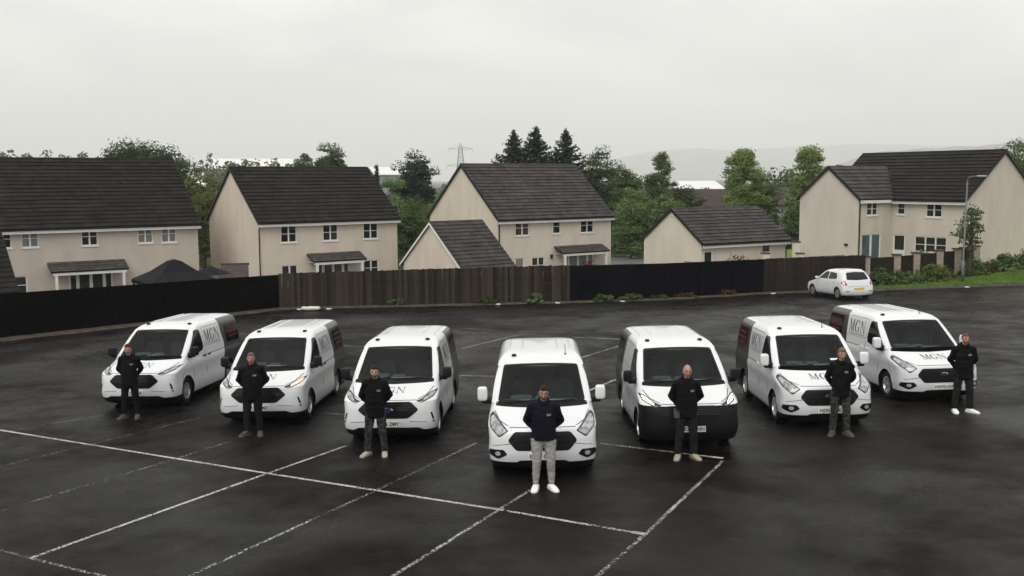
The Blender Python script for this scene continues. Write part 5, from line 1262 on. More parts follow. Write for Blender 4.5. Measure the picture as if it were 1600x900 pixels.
# ================================================================ VEGETATION
def quads(centers, nrm, size, asp=1.0, rnd=None):
    """leaf-sized faces: two triangles each, slightly folded; returns verts, faces"""
    n = len(centers); nrm = nrm / np.maximum(np.linalg.norm(nrm, axis=1, keepdims=True), 1e-6)
    r = rng.normal(size=(n, 3)); a = np.cross(nrm, r); a /= np.maximum(np.linalg.norm(a, axis=1, keepdims=True), 1e-6); b_ = np.cross(nrm, a)
    s = (size * rng.uniform(.6, 1.3, n))[:, None]; v = np.empty((n, 4, 3))
    v[:, 0] = centers - a * s * .5 * asp; v[:, 1] = centers - b_ * s * .35 + nrm * s * .12; v[:, 2] = centers + a * s * .5 * asp; v[:, 3] = centers + b_ * s * .35 + nrm * s * .12
    return v.reshape(-1, 3), np.arange(n * 4).reshape(n, 4)
def leafmesh(name, V, F):
    me = bpy.data.meshes.new(name); n = len(F); me.vertices.add(len(V)); me.vertices.foreach_set('co', V.ravel()); me.loops.add(n * 4); me.loops.foreach_set('vertex_index', F.ravel().astype(np.int32))
    me.polygons.add(n); me.polygons.foreach_set('loop_start', np.arange(0, n * 4, 4, dtype=np.int32)); me.polygons.foreach_set('loop_total', np.full(n, 4, dtype=np.int32)); me.update(calc_edges=True); return me
BARK = mat('bark', (.05, .04, .032), rough=.9, bump=.6, bscale=12, var=.3)
BARKP = mat('pale_bark', (.12, .11, .10), rough=.9, bump=.6, bscale=12, var=.4)
LM = {'dark': leaf_mat('dark_green_leaves', (.033, .052, .022), (.062, .092, .036)), 'mid': leaf_mat('mid_green_leaves', (.048, .078, .028), (.085, .128, .043)), 'bright': leaf_mat('bright_green_leaves', (.07, .125, .042), (.135, .20, .07)),
      'olive': leaf_mat('olive_yellow_leaves', (.058, .07, .02), (.10, .115, .03)), 'conifer': leaf_mat('dark_conifer_needles', (.013, .024, .018), (.027, .042, .029)), 'spruce': leaf_mat('spruce_needles', (.015, .026, .019), (.030, .046, .032)),
      'birch': leaf_mat('fresh_birch_leaves', (.085, .125, .036), (.165, .215, .07)), 'red': leaf_mat('dark_red_leaves', (.05, .010, .012), (.11, .02, .022)), 'hedge': leaf_mat('hedge_leaves', (.025, .042, .012), (.05, .075, .02)), 'golden': leaf_mat('golden_green_leaves', (.06, .09, .018), (.11, .15, .035)), 'brownred': leaf_mat('russet_leaves', (.06, .035, .02), (.10, .06, .03)), 'far': leaf_mat('haze_paled_leaves', (.085, .11, .07), (.13, .15, .09))}  # 'far' leaves are paled: distance haze is put into their colour
def crown_points(env, nclump, per, rad, seed):
    """clumps scattered through an envelope function env(unit sphere dir, u)->point; leaves around each clump"""
    r = np.random.default_rng(seed); C = env(r, nclump); cr = rad * r.uniform(.6, 1.35, nclump)
    d = r.normal(size=(nclump, per, 3)); d /= np.linalg.norm(d, axis=2, keepdims=True); d[..., 2] = np.where(d[..., 2] < -.25, d[..., 2] * .4, d[..., 2])
    q = r.uniform(.25, 1.08, (nclump, per, 1)) ** .6; pts = C[:, None, :] + d * q * cr[:, None, None] * np.array((1, 1, .8)); nr = d + r.normal(size=d.shape) * .55 + np.array((0, 0, .35))
    return C, pts.reshape(-1, 3), nr.reshape(-1, 3)
def tree(label, x, y, ztop, w, kind='dark', form='round', h=None, nclump=60, per=70, leaf=.28, seed=0, group=None, name='tree', cat='tree', zbase=None, bark=BARK, crownbase=.28, rad=None):
    z0 = far_z(x, y) if zbase is None else zbase; H = ztop - z0; t = thing(name, label, cat, (x, y, z0), group=group)
    cb = H * crownbase; R_ = w / 2; r2 = rad or max(.35, w * .16)
    def env(r, n):
        if form == 'round':
            d = r.normal(size=(n, 3)); d /= np.linalg.norm(d, axis=1, keepdims=True); k = r.uniform(.25, 1, (n, 1)) ** .5; lum = 1 + .16 * np.sin(3 * np.arctan2(d[:, 1], d[:, 0]) + seed)[:, None]
            return np.array((0, 0, (cb + H) / 2)) + d * k * lum * np.array((R_ - r2 * .6, R_ - r2 * .6, (H - cb) / 2 - r2 * .6))
        if form == 'tall':      # irregular birch / poplar: narrow, ragged top
            u = r.uniform(0, 1, n); prof = R_ * (np.sin(np.pi * (u * .86 + .1)) ** .8) * (1 - .25 * u); a = r.uniform(0, 2 * np.pi, n); k = r.uniform(.2, 1, n) ** .5
            return np.stack([np.cos(a) * prof * k, np.sin(a) * prof * k, cb + (H - cb - r2 * .4) * u], 1) + r.normal(size=(n, 3)) * .15
        u = r.uniform(0, 1, n) ** .8; a = r.uniform(0, 2 * np.pi, n); prof = R_ * (1 - u) * r.uniform(.4, 1, n)
        return np.stack([np.cos(a) * prof, np.sin(a) * prof, cb + (H - cb) * u], 1)
    tr = MB(); top = Vector((.1 * math.sin(seed), .1 * math.cos(seed), H * .86)); rt = max(.05, H * .022)
    if form == 'spruce':
        r = np.random.default_rng(seed); V = []; Fs = []; o = 0; tiers = int((H - cb) / .27)
        tr.tube([(0, 0, 0), (0, 0, H * .97)], [rt * 1.1, .02], 8); part('trunk', tr, bark, t, True)
        P, Nn = [], []; lm = MB()
        for k in range(tiers):
            u = k / tiers; z = cb + (H - cb) * u; nb = int(11 - 5 * u); L = R_ * (1 - u) ** .95 * 1.05 + .05
            for j in range(nb):
                a = 2 * math.pi * (j / nb) + k * 2.4 + r.uniform(-.2, .2); l = L * r.uniform(.55, 1.25); m_ = max(5, int(l * 22))
                s = np.linspace(.1, 1, m_); zz = z - .28 * l * s + .35 * l * s ** 3 + r.uniform(-.08, .08)
                P.append(np.stack([np.cos(a) * l * s, np.sin(a) * l * s, zz], 1) + r.normal(size=(m_, 3)) * .06); Nn.append(np.tile(np.array((np.cos(a) * .3, np.sin(a) * .3, .6)), (m_, 1)) + r.normal(size=(m_, 3)) * .5)
                lm.tube([(0, 0, z), (math.cos(a) * l * .9, math.sin(a) * l * .9, z - .1 * l)], [.02, .006], 4, cap=False)
        s = np.linspace(.93, 1.0, 14); P.append(np.stack([s * 0, s * 0, H * s], 1) + r.normal(size=(14, 3)) * .03); Nn.append(r.normal(size=(14, 3)) + np.array((1, 0, 0)))
        P = np.concatenate(P); Nn = np.concatenate(Nn); V, F = quads(P, Nn, leaf * .8, 1.7); link('crown', leafmesh('crown', V, F), LM[kind], t); part('branch', lm, bark, t, kind='stuff'); return t
    C, pts, nr = crown_points(env, int(nclump * 1.6), int(per * 2.2), r2 * 1.04, seed + 11)
    tr.tube([(0, 0, -.2), (0, 0, H * .2), top * .5 + Vector((.05, 0, 0)), top], [rt * 1.3, rt, rt * .7, rt * .15], 8)
    for c in C[:: max(1, len(C) // 16)]:
        b0 = Vector((0, 0, max(H * .15, min(c[2] * .7, H * .6)))); cc = Vector(c); tr.tube([b0, b0.lerp(cc, .5) + Vector((0, 0, .15)), cc], [rt * .45, rt * .25, rt * .08], 5, cap=False)
    if form != 'bush': part('trunk', tr, bark, t, True)
    V, F = quads(pts, nr, leaf * .70); link('crown' if name == 'tree' else 'foliage', leafmesh('crown', V, F), LM[kind], t); return t
tree('large broad dark green tree rising behind the roof of the far left house', -37.7, 105, 9.4, 10.2, 'dark', 'round', nclump=130, per=110, leaf=.33, seed=1, crownbase=.2, rad=1.25)
tree('olive-yellow tree in the gap left of the second house', -30.2, 100, 6.3, 4.6, 'olive', 'round', nclump=60, per=90, leaf=.26, seed=2, crownbase=.1)
tree('low olive green tree nearer the gap between the two left houses', -27.6, 92, 4.4, 3.6, 'olive', 'round', nclump=50, per=80, leaf=.24, seed=3, crownbase=.05)
tree('round dark green tree behind the ridge of the second house, the lower of two', -21.3, 106, 7.9, 4.2, 'mid', 'round', nclump=50, per=80, leaf=.28, seed=4)
tree('round dark green tree behind the ridge of the second house, the taller of two', -18.3, 105, 8.6, 4.4, 'dark', 'round', nclump=55, per=90, leaf=.28, seed=5)
tree('spreading near-black conifer between the second house and the centre house', -10.2, 110, 7.5, 5.3, 'conifer', 'round', nclump=90, per=90, leaf=.30, seed=6, crownbase=.12, rad=.75)
tree('bright green leafy tree beside the right gable of the second house', -10.9, 92, 5.0, 4.2, 'bright', 'round', nclump=65, per=90, leaf=.25, seed=7, crownbase=.02)
tree('mid green bushy tree low between the second and centre houses', -8.4, 86, 3.2, 4.4, 'mid', 'round', nclump=65, per=90, leaf=.24, seed=8, crownbase=0)
tree('yellowish green bushy tree at the left gable of the centre house', -7.0, 95, 3.7, 3.8, 'bright', 'round', nclump=50, per=90, leaf=.24, seed=9, crownbase=0)
tree('small pointed dark conifer far off to the right of the second house roof', -15.9, 122, 6.7, 2.4, 'conifer', 'spruce', seed=10, leaf=.3)
tree('left spruce of three dark spruces behind the centre house', .3, 116, 10.3, 10.6, 'spruce', 'spruce', seed=11, leaf=.34, group='spruces behind the centre house')
tree('middle and tallest spruce of three behind the centre house', 2.7, 115, 10.7, 11.4, 'spruce', 'spruce', seed=12, leaf=.34, group='spruces behind the centre house')
tree('right spruce of three, with upswept lighter branches, behind the centre house', 5.9, 112, 10.2, 10.4, 'spruce', 'spruce', seed=13, leaf=.32, group='spruces behind the centre house')
RG = 'trees to the right of the centre house'
tree('tall dark tree at the right end of the centre house roof', 9.2, 113, 8.0, 5.6, 'dark', 'round', nclump=80, per=90, leaf=.28, seed=14, crownbase=.1, group=RG)
tree('dark green tree just right of the roof end tree, slightly lower', 12.2, 110, 6.7, 4.6, 'mid', 'round', nclump=60, per=90, leaf=.28, seed=15, crownbase=.1, group=RG)
tree('reddish dark small tree half hidden in the middle of the dark trees', 14.6, 107, 5.6, 4.0, 'dark', 'round', nclump=55, per=80, leaf=.26, seed=16, crownbase=.05, group=RG)
tree('slim airy tree with a twin top above the dark trees', 16.3, 112, 7.4, 3.0, 'mid', 'tall', nclump=55, per=60, leaf=.26, seed=17, crownbase=.1, group=RG)
tree('dark bushy tree at the foot of the twin-topped tree', 17.2, 104, 4.8, 3.6, 'dark', 'round', nclump=50, per=80, leaf=.26, seed=18, crownbase=0, group=RG)
tree('bright green leafy tree beside the road, just right of the centre house', 11.6, 99, 3.7, 4.4, 'bright', 'round', nclump=70, per=90, leaf=.25, seed=19, crownbase=0, group=RG)
tree('bright green rounded tree left of the detached garage roof', 14.6, 98, 3.5, 3.8, 'bright', 'round', nclump=60, per=90, leaf=.25, seed=20, crownbase=0, group=RG)
tree('tall fresh green birch behind the detached garage', 21.3, 95, 7.3, 5.2, 'birch', 'tall', nclump=110, per=75, leaf=.25, seed=21, crownbase=.08, bark=BARKP, rad=.7)
tree('darker green tree close to the right of the birch behind the garage', 23.4, 97, 5.2, 4.0, 'mid', 'round', nclump=60, per=80, leaf=.26, seed=22, crownbase=.05)
tree('tall slender fresh green birch against the left gable of the right-hand house', 26.2, 91, 7.5, 4.0, 'birch', 'tall', nclump=85, per=75, leaf=.25, seed=23, crownbase=.05, bark=BARKP, rad=.65)
tree('low mid green bushy tree between the garage and the right-hand house', 24.8, 88, 2.9, 4.2, 'mid', 'round', nclump=55, per=80, leaf=.24, seed=24, crownbase=0)
tree('dark shrubby tree behind the left end of the garage ridge', 18.6, 101, 3.2, 3.4, 'dark', 'round', nclump=45, per=80, leaf=.25, seed=25, crownbase=0)
tree('grey-green tree showing above the far right gable', 49.6, 102, 8.6, 6.5, 'mid', 'round', nclump=80, per=80, leaf=.30, seed=26, crownbase=.15)
# young street tree tied beside the lamp post
tree('thin young tree with sparse leaves beside the lamp post', 26.35, 58.9, 3.3, 1.25, 'mid', 'tall', nclump=30, per=20, leaf=.17, seed=27, crownbase=.40, zbase=-1.0, rad=.28)
def shrub(label, x, y, z, w, h, kind, seed, dep=None, group=None, name='shrub', per=60, ncl=None, leaf=.13):
    t = thing(name, label, name.replace('_', ' '), (x, y, z), group=group); dep = dep or w * .7
    def env(r, n):
        d = r.normal(size=(n, 3)); d /= np.linalg.norm(d, axis=1, keepdims=True); d[:, 2] = abs(d[:, 2]); k = r.uniform(.3, 1, (n, 1)) ** .5
        return d * k * np.array((w / 2 * .85, dep / 2 * .85, h * .82))
    C, pts, nr = crown_points(env, ncl or int(14 + 10 * w), per, max(.12, h * .24), seed); V, F = quads(pts, nr, leaf); link('foliage', leafmesh('foliage', V, F), LM[kind], t)
    st = MB()
    for c in C[::4]: st.tube([(0, 0, -.05), Vector(c) * .6, Vector(c)], [.02, .012, .005], 4, cap=False)
    part('stem', st, BARK, t, kind='stuff'); return t
LG = 'shrubs in front of the pillar fence'
shrub('dark green rounded shrub right behind the white hatchback', 20.55, 56.75, -1.2, 1.9, 1.25, 'mid', 41, group=LG)
shrub('wide mid green shrub between the first and second brick pillars', 21.95, 57.2, -1.18, 2.4, 1.15, 'mid', 42, group=LG)
shrub('taller light green shrub in front of the third brick pillar', 23.9, 58.0, -1.15, 2.2, 1.35, 'golden', 43, group=LG)
shrub('russet low shrub left of the lamp post', 25.0, 58.7, -1.08, 1.2, .75, 'brownred', 44, group=LG)
shrub('mid green shrub right of the lamp post', 26.9, 59.7, -.95, 2.1, 1.25, 'mid', 45, group=LG)
shrub('russet shrub at the last brick pillar', 28.2, 60.5, -.82, 1.1, .8, 'brownred', 46, group=LG)
shrub('dark green shrub under the right-hand gable', 29.3, 60.8, -.75, 2.2, 1.25, 'mid', 47, group=LG)
shrub('large green shrub cut by the right edge of the picture', 31.2, 61.8, -.65, 2.2, 1.4, 'mid', 48, group=LG)
shrub('golden green shrub in the garden before the triple window of the right house', 25.2, 62.6, -.95, 2.3, 1.75, 'golden', 49)
shrub('dark red leafy shrub in front of the detached garage', 13.1, 59.2, -1.5, 2.0, 2.45, 'red', 50, leaf=.15)
shrub('pinkish red shrub poking over the fence left of the garage gable', 9.6, 56.0, -1.45, 1.0, 2.0, 'red', 51)
shrub('dark red shrub before the garden doors of the centre house', 4.6, 58.5, -1.6, 2.2, 2.15, 'red', 52)
shrub('yellow-green shrub beside the road behind the centre house', 11.0, 104.5, -2.75, 3.0, 1.9, 'olive', 53)
shrub('small green shrub over the fence beside the garage door', 11.3, 58.0, -1.5, .8, 1.95, 'golden', 54)
for i, (x, y, w, h, k, lb) in enumerate([(-5.9, 51.75, 1.2, .45, 'mid', 'patch of weeds at the foot of the brown fence, nearest its left end'), (-1.1, 51.75, 1.6, .35, 'hedge', 'low straggly weeds at the foot of the brown fence'), (1.2, 51.8, 1.3, .55, 'bright', 'bright green weed clump near the right end of the brown fence'),
        (4.6, 51.95, 1.3, .55, 'mid', 'green weeds at the left end of the blue-black fence'), (6.1, 52.3, 1.6, .4, 'olive', 'olive weeds along the blue-black fence'), (9.1, 53.1, 1.5, .35, 'brownred', 'dead brownish weeds along the blue-black fence'), (11.4, 54.1, 1.4, .33, 'brownred', 'russet weeds near the right end of the blue-black fence'), (7.6, 52.6, 1.2, .35, 'hedge', 'dark low weeds in the middle of the blue-black fence')]):
    shrub(lb, x, y - .15, gz(x, y) + .03, w, h, k, 60 + i, .5, 'weeds along the fence', 'weed_clump', 40, 16, .10)
# short grass on the lawn
n = 26000; P = []
tt = rng.uniform(0, 1, n); 
K_ = np.array([[*p, gz(*p) + .10] for p in kk]); T_ = np.array(LAWNT); seg = rng.choice(len(kk) - 2, n, p=np.array([.12, .14, .14, .2, .22, .18])); f_ = rng.uniform(0, 1, n)[:, None]; s_ = rng.uniform(0.03, .98, n)[:, None]
A = K_[seg] * (1 - f_) + K_[seg + 1] * f_; Bq = T_[seg] * (1 - f_) + T_[seg + 1] * f_; Q = A * (1 - s_) + Bq * s_; Q[:, 2] += .05 * np.sin(np.pi * s_[:, 0]) + .02
V, F = quads(Q, rng.normal(size=(n, 3)) * np.array((1, 1, .25)), .10, 1.0)
link('grass', leafmesh('grass', V, F), leaf_mat('grass_blades', (.085, .145, .028), (.14, .215, .05), vs_=1.2), kind='stuff')

# ================================================================ STREET AND GARDEN THINGS
GALV = mat('galvanised_steel', (.12, .122, .125), rough=.55, metal=.2, var=.1)
lx, ly = 25.35, 57.5; lz = gz(lx, ly) + .12
t = thing('street_lamp', 'tall grey street lamp post on the lawn with a short arm to the right', 'street lamp', (lx, ly, lz))
b = MB(); b.tube([(0, 0, 0), (0, 0, 1.3)], .085, 12); b.tube([(0, 0, 1.3), (0, 0, 1.36), (.06, 0, 5.75)], [.085, .055, .042], 12); part('pole', b, GALV, t, True)
b = MB(); b.tube([(.06, 0, 5.74), (.10, 0, 5.9), (.25, 0, 5.98), (.60, 0, 6.0)], .03, 8); part('arm', b, GALV, t, True)
b = MB(); superell(b, .85, 0, 6.0, .6, .2, .11, .6, 8); part('lantern', b, mat('lantern_grey', (.3, .3, .3), rough=.4), t, True)
b = MB(); b.box(-.05, .05, -.095, -.084, .5, .95); part('access_door', b, GALV, t)
# gazebo
CAN = mat('black_canvas', (.0065, .007, .0095), rough=.7, spec=.1, var=.25, vscale=1.5)
gx, gy, gzz = -17.55, 53.2, -2.1
t = thing('gazebo', 'black canvas garden gazebo in front of the far left house', 'gazebo', (gx, gy, gzz), R(36))
b = MB(); hw = 1.72; ze_, zp = 1.88, 2.92; nn = 8; vv = []
for a, (sx, sy) in enumerate(((-1, -1), (1, -1), (1, 1), (-1, 1))): vv.append((sx * hw, sy * hw, ze_))
top = [(-.28, -.28, zp - .07), (.28, -.28, zp - .07), (.28, .28, zp - .07), (-.28, .28, zp - .07)]
mid = [(sx * hw * .55, sy * hw * .55, ze_ + (zp - ze_) * .42) for sx, sy in ((-1, -1), (1, -1), (1, 1), (-1, 1))]
b.add(vv + mid + top + [(0, 0, zp + .03)], [(i, (i + 1) % 4, 4 + (i + 1) % 4, 4 + i) for i in range(4)] + [(4 + i, 4 + (i + 1) % 4, 8 + (i + 1) % 4, 8 + i) for i in range(4)] + [(8 + i, 8 + (i + 1) % 4, 12) for i in range(4)])
part('canopy', b, CAN, t)
b = MB()
for i in range(4):
    a, c = Vector(vv[i]), Vector(vv[(i + 1) % 4]); o = Vector((a.x + c.x, a.y + c.y, 0)).normalized() * .01; pts = []
    for k in range(9): p = a.lerp(c, k / 8) + o; pts += [p, p - Vector((0, 0, .17 + .05 * (k % 2)))]
    b.add(pts, [(2 * k, 2 * k + 1, 2 * k + 3, 2 * k + 2) for k in range(8)])
part('valance', b, CAN, t)
for sx in (-1, 1):
    for sy in (-1, 1):
        b = MB(); b.box(sx * 1.62 - .045, sx * 1.62 + .045, sy * 1.62 - .045, sy * 1.62 + .045, -.2, ze_ - .02); part('leg', b, BLKU, t)
t = thing('garden_parasol', 'small dark pointed parasol between gazebo and second house', 'parasol', (-16.35, 55.5, -2.0))
b = MB(); b.lathe([(1.85, 1.15), (2.12, .45), (2.3, .02)], 8, 'z'); part('canopy', b, CAN, t); b = MB(); b.tube([(0, 0, -.1), (0, 0, 2.28)], .025, 8); part('pole', b, BLKU, t)
SHEDM = mat('brown_shed_boards', (.055, .035, .028), rough=.8, var=.3, vscale=3, stretch=(10, 10, 1))
t = thing('garden_shed', 'small brown shed with a pent roof against the second house gable', 'shed', (-16.0, 59.0, -2.15), R(10))
b = MB(); b.box(-.7, .7, -.6, .6, -.2, 1.55); part('wall', b, SHEDM, t); b = MB(); b.add([(-.85, -.75, 1.55), (.85, -.75, 1.55), (.75, .5, 2.2), (-.75, .5, 2.2), (-.85, -.75, 1.47), (.85, -.75, 1.47), (.75, .5, 2.12), (-.75, .5, 2.12)], [(0, 1, 2, 3), (7, 6, 5, 4), (0, 4, 5, 1), (1, 5, 6, 2), (2, 6, 7, 3), (3, 7, 4, 0)])
r_ = part('roof', b, mat('shed_felt', (.045, .035, .033), rough=.85, var=.3), t); b = MB(); b.box(-.8, .8, .44, .56, 2.13, 2.26); part('ridge_board', b, SHEDM, r_)
# litter at the fence foot
def lump(name, label, cat, x, y, w, h, m, seed, d=None):
    b = MB(); superell(b, 0, 0, h / 2, w, d or w * .5, h, .8, 7); b.v = [tuple(Vector(p) * (1 + .35 * noise.noise(Vector(p) * 9 + Vector((seed, 0, 0))))) for p in b.v]
    o = part(name, b, m, smooth=True); o.location = (x, y, gz(x, y) + .005); return tag(o, label, cat)
WB = mat('white_plastic_bag', (.55, .54, .5), rough=.5, var=.15, vscale=12)
lump('plastic_bag', 'crumpled white plastic bag lying at the left end of the brown fence', 'litter', -9.95, 50.2, .95, .20, WB, 1)
for i, (x, y, lb) in enumerate([(-10.55, 50.55, 'small pale scrap just left of the crumpled white bag'), (-9.1, 50.55, 'small pale scrap just right of the crumpled white bag'), (-.7, 51.2, 'pale scrap at the foot of the brown fence near its middle'), (2.3, 51.35, 'white scrap by the bright green weed clump'), (5.6, 51.55, 'white scrap under the blue-black fence among the weeds'), (13.9, 54.4, 'orange-white scrap left of the white hatchback'), (24.9, 55.9, 'white scrap on the tarmac below the lamp post')]):
    lump('litter_scrap', lb, 'litter', x, y, .28, .07, WB, 3 + i)
# ================================================================ FAR THINGS
SHED = mat('white_cladding', (.62, .62, .61), rough=.5); SHEDW = mat('grey_cladding', (.25, .25, .25), rough=.6, var=.1); BRN = mat('brown_far_roof', (.045, .03, .027), rough=.7, var=.3)
def big_shed(name, label, cat, x, y, yaw, w, d, h, rise, rm, wm):
    z = far_z(x, y); t = thing(name, label, cat, (x, y, z), R(yaw)); b = MB(); b.box(-w / 2, w / 2, -d / 2, d / 2, -.5, h); 
    for s in (-1, 1): b.add([(s * w / 2, -d / 2, h), (s * w / 2, d / 2, h), (s * w / 2, 0, h + rise)], [(0, 1, 2)])
    part('wall', b, wm, t); b = MB(); e_ = .3
    for s in (-1, 1): b.add([(-w / 2 - e_, s * (d / 2 + e_), h - .05), (w / 2 + e_, s * (d / 2 + e_), h - .05), (w / 2 + e_, 0, h + rise + .08), (-w / 2 - e_, 0, h + rise + .08), (-w / 2 - e_, s * (d / 2 + e_), h + .12), (w / 2 + e_, s * (d / 2 + e_), h + .12), (w / 2 + e_, 0, h + rise + .25), (-w / 2 - e_, 0, h + rise + .25)], [(0, 1, 2, 3), (4, 5, 6, 7), (0, 4, 5, 1), (0, 3, 7, 4), (1, 5, 6, 2)])
    part('roof', b, rm, t); return t
big_shed('warehouse', 'long white-roofed warehouse seen beyond the trees right of centre', 'warehouse', 38.5, 222, 18, 11, 16, 7.2, 2.6, SHED, SHEDW)
big_shed('warehouse', 'hazy white warehouse on the skyline behind the ridge of the second house', 'warehouse', -66, 262, 15, 20, 18, 15.5, 2.5, SHED, SHEDW)
big_shed('warehouse', 'hazy white building beside the small conifer right of the second house', 'warehouse', -28.6, 242, 20, 9, 10, 13.0, 1.6, SHED, SHEDW)
big_shed('warehouse', 'small white building glimpsed through the gap between the two left houses', 'warehouse', -47, 150, 20, 4, 5, 9.2, 1, SHED, SHEDW)
big_shed('far_house', 'dark brown roofed building among the trees left of the birch', 'building', 19.6, 126, 25, 6, 5, 4.6, 2.4, BRN, BRN)
big_shed('far_house', 'dark brown roofed building directly left of the garage birch', 'building', 24.0, 127, -30, 6, 5, 4.4, 2.5, BRN, BRN)
big_shed('far_house', 'reddish brown roofed building between the two birches', 'building', 34.2, 131, 20, 4, 5, 5.0, 2.0, BRN, SHEDW)
# pylon
px, py = -49.0, 1000; pz = far_z(px, py); Hp = 39.8 - pz
t = thing('electricity_pylon', 'grey lattice electricity pylon with wide arms on the skyline', 'pylon', (px, py, pz), R(10))
b = MB(); half = lambda z: 5.0 * (1 - z / Hp) + 1.0; br = MB()
zs = np.linspace(0, Hp - 4, 12)
for sx in (-1, 1):
    for sy in (-1, 1): b.tube([(sx * half(z), sy * half(z), z) for z in zs] + [(0, 0, Hp)], .22, 4)
part('leg', b, GALV, t)
for i in range(11):
    for (ax, ay, cx, cy) in ((-1, -1, 1, -1), (1, -1, 1, 1), (1, 1, -1, 1), (-1, 1, -1, -1)):
        p, q_ = half(zs[i]), half(zs[i + 1]); br.tube([(ax * p, ay * p, zs[i]), (cx * q_, cy * q_, zs[i + 1])], .11, 3); br.tube([(cx * p, cy * p, zs[i]), (ax * q_, ay * q_, zs[i + 1])], .11, 3); br.tube([(ax * q_, ay * q_, zs[i + 1]), (cx * q_, cy * q_, zs[i + 1])], .11, 3)
part('bracing', br, GALV, t)
for zz, L in ((Hp - 6.0, 12.0), (Hp - 22, 13.5)):
    b = MB()
    for s in (-1, 1):
        for sy in (-1, 1): b.tube([(s * half(zz), sy * half(zz), zz), (s * L, 0, zz + .4)], .16, 3); b.tube([(s * half(zz), sy * half(zz), zz + 2.4), (s * L, 0, zz + .4)], .16, 3)
        b.tube([(s * L, 0, zz + .4), (s * L, 0, zz - 3.2)], .16, 4)
    part('cross_arm', b, GALV, t)
# thin poles
for (x, y, zt, lb) in ((-9.2, 150, 2.8, 'thin pole left of the centre house gable'), (13.6, 92, 1.4, 'slim grey lamp pole in front of the bright bushes')):
    t = thing('utility_pole', lb, 'pole', (x, y, far_z(x, y))); b = MB(); b.tube([(0, 0, 0), (0, 0, zt - far_z(x, y))], [.10, .07], 8); part('pole', b, GALV, t)
    b = MB(); b.box(-.35, .35, -.05, .05, zt - far_z(x, y) - .25, zt - far_z(x, y) - .15); part('cross_piece', b, GALV, t)
# hills and far woods
def ridge(name, pts, y0, depth, zb, m, n=70, rough=2.0, seed=0):
    xs = np.linspace(pts[0][0], pts[-1][0], n); zz = np.interp(xs, [p[0] for p in pts], [p[1] for p in pts]); b = MB(); rows = 10; v = []
    for j in range(rows + 1):
        u = j / rows; k = math.sin(u * math.pi / 2)
        for x, z in zip(xs, zz): v.append((x, y0 - depth * (1 - u), zb + (z - zb) * k + rough * k * noise.noise(Vector((x * .02 + seed, u * 3, seed))) + rough * .4 * k * noise.noise(Vector((x * .11, u * 9, seed)))))
    for x, z in zip(xs, zz): v.append((x, y0 + depth * .8, zb))
    b.add(v, [(j * n + i, j * n + i + 1, (j + 1) * n + i + 1, (j + 1) * n + i) for j in range(rows + 1) for i in range(n - 1)])
    return part(name, b, m, kind='structure', smooth=True)
HILL = mat('hill_grass', (.05, .07, .035), rough=.95, spec=.05, col2=(.03, .045, .025), nscale=.012, detail=6)
WOODS = mat('far_woodland', (.018, .03, .016), rough=.95, spec=.05, col2=(.035, .05, .025), nscale=.06, detail=6)
hx = 7.4 * 1.5
ridge('hill', [(x * hx, 4.9 + (z - 4.9) * 3.69) for x, z in [(-1000, -30), (-500, -10), (-150, -12), (40, 16), (110, 70), (160, 94), (200, 112), (250, 100), (310, 112), (400, 120), (520, 112), (800, 100), (1000, 90)]], 13500, 3000, -240, HILL, rough=30, seed=3)
ridge('hill', [(x * 7.8, 4.9 + (z - 4.9) * 3.54) for x, z in [(180, -50), (260, 18), (300, 50), (420, 66), (620, 50), (900, -20)]], 6750, 1300, -170, WOODS, rough=18, seed=8)
ridge('hill', [(x * 6.3, 4.9 + (z - 4.9) * 6.3) for x, z in [(-900, 20), (-520, 27), (-380, 23), (-290, 20.5), (-255, 17), (-225, 9), (-160, 5), (-60, -12)]], 3276, 900, -110, WOODS, rough=11, seed=5)
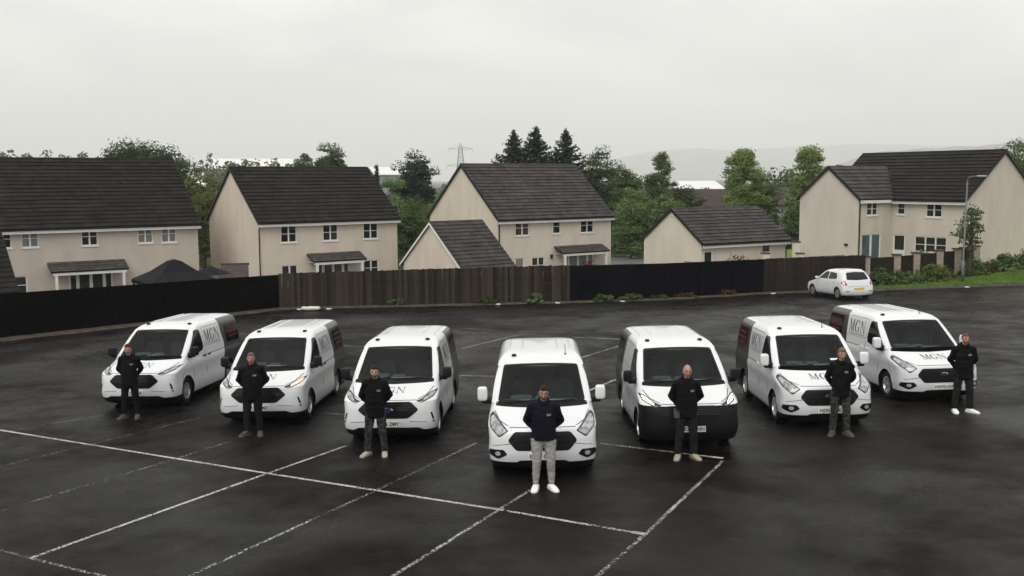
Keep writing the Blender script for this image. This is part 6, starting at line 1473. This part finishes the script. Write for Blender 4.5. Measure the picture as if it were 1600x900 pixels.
# woods too far off to count trees
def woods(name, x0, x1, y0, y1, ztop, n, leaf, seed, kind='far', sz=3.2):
    r = np.random.default_rng(seed); pts, nr = [], []
    for i in range(n):
        x, y = r.uniform(x0, x1), r.uniform(y0, y1); zt = (ztop(x) if callable(ztop) else ztop) * 1.0 + r.uniform(-1.2, .8); g = far_z(x, y); h = max(3, zt - g); w = sz * r.uniform(.7, 1.3); k = 150
        u = r.uniform(0, 1, k); a = r.uniform(0, 2 * np.pi, k); pr_ = w / 2 * np.sqrt(np.maximum(0, 1 - (u * 1.25 - .35) ** 2)); q = r.uniform(.6, 1, k)
        pts.append(np.stack([x + np.cos(a) * pr_ * q, y + np.sin(a) * pr_ * q, g + h * (.1 + .9 * u)], 1)); nr.append(np.stack([np.cos(a), np.sin(a), u], 1) + r.normal(size=(k, 3)) * .5)
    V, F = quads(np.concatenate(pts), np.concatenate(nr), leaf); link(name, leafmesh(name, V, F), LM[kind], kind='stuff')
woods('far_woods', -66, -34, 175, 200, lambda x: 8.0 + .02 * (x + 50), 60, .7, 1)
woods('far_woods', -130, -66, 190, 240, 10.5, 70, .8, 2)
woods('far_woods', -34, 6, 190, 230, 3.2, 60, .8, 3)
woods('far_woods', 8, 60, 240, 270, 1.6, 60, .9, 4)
woods('far_woods', 55, 85, 190, 225, 6.6, 60, .8, 5, 'dark')
woods('far_woods', 36, 62, 135, 160, 4.4, 60, .6, 6, 'dark')
woods('far_woods', -52, -24, 118, 140, 5.0, 60, .5, 7, 'olive')
woods('far_woods', -9, 30, 122, 140, 2.8, 70, .5, 8, 'dark')
woods('far_woods', 60, 130, 130, 160, 6.0, 60, .6, 9, 'mid')
# ================================================================ HAZE
b = MB(); b.box(-14500, 14500, -70, 16500, -260, 800)
HZ = bpy.data.materials.new('haze'); HZ.use_nodes = True; nt = HZ.node_tree; nt.nodes.clear()
o_ = N(nt, 'ShaderNodeOutputMaterial'); pv = N(nt, 'ShaderNodeVolumePrincipled'); pv.inputs['Color'].default_value = (.97, .98, .98, 1); pv.inputs['Density'].default_value = .00019
nt.links.new(pv.outputs[0], o_.inputs['Volume'])
part('haze', b, HZ, kind='stuff')
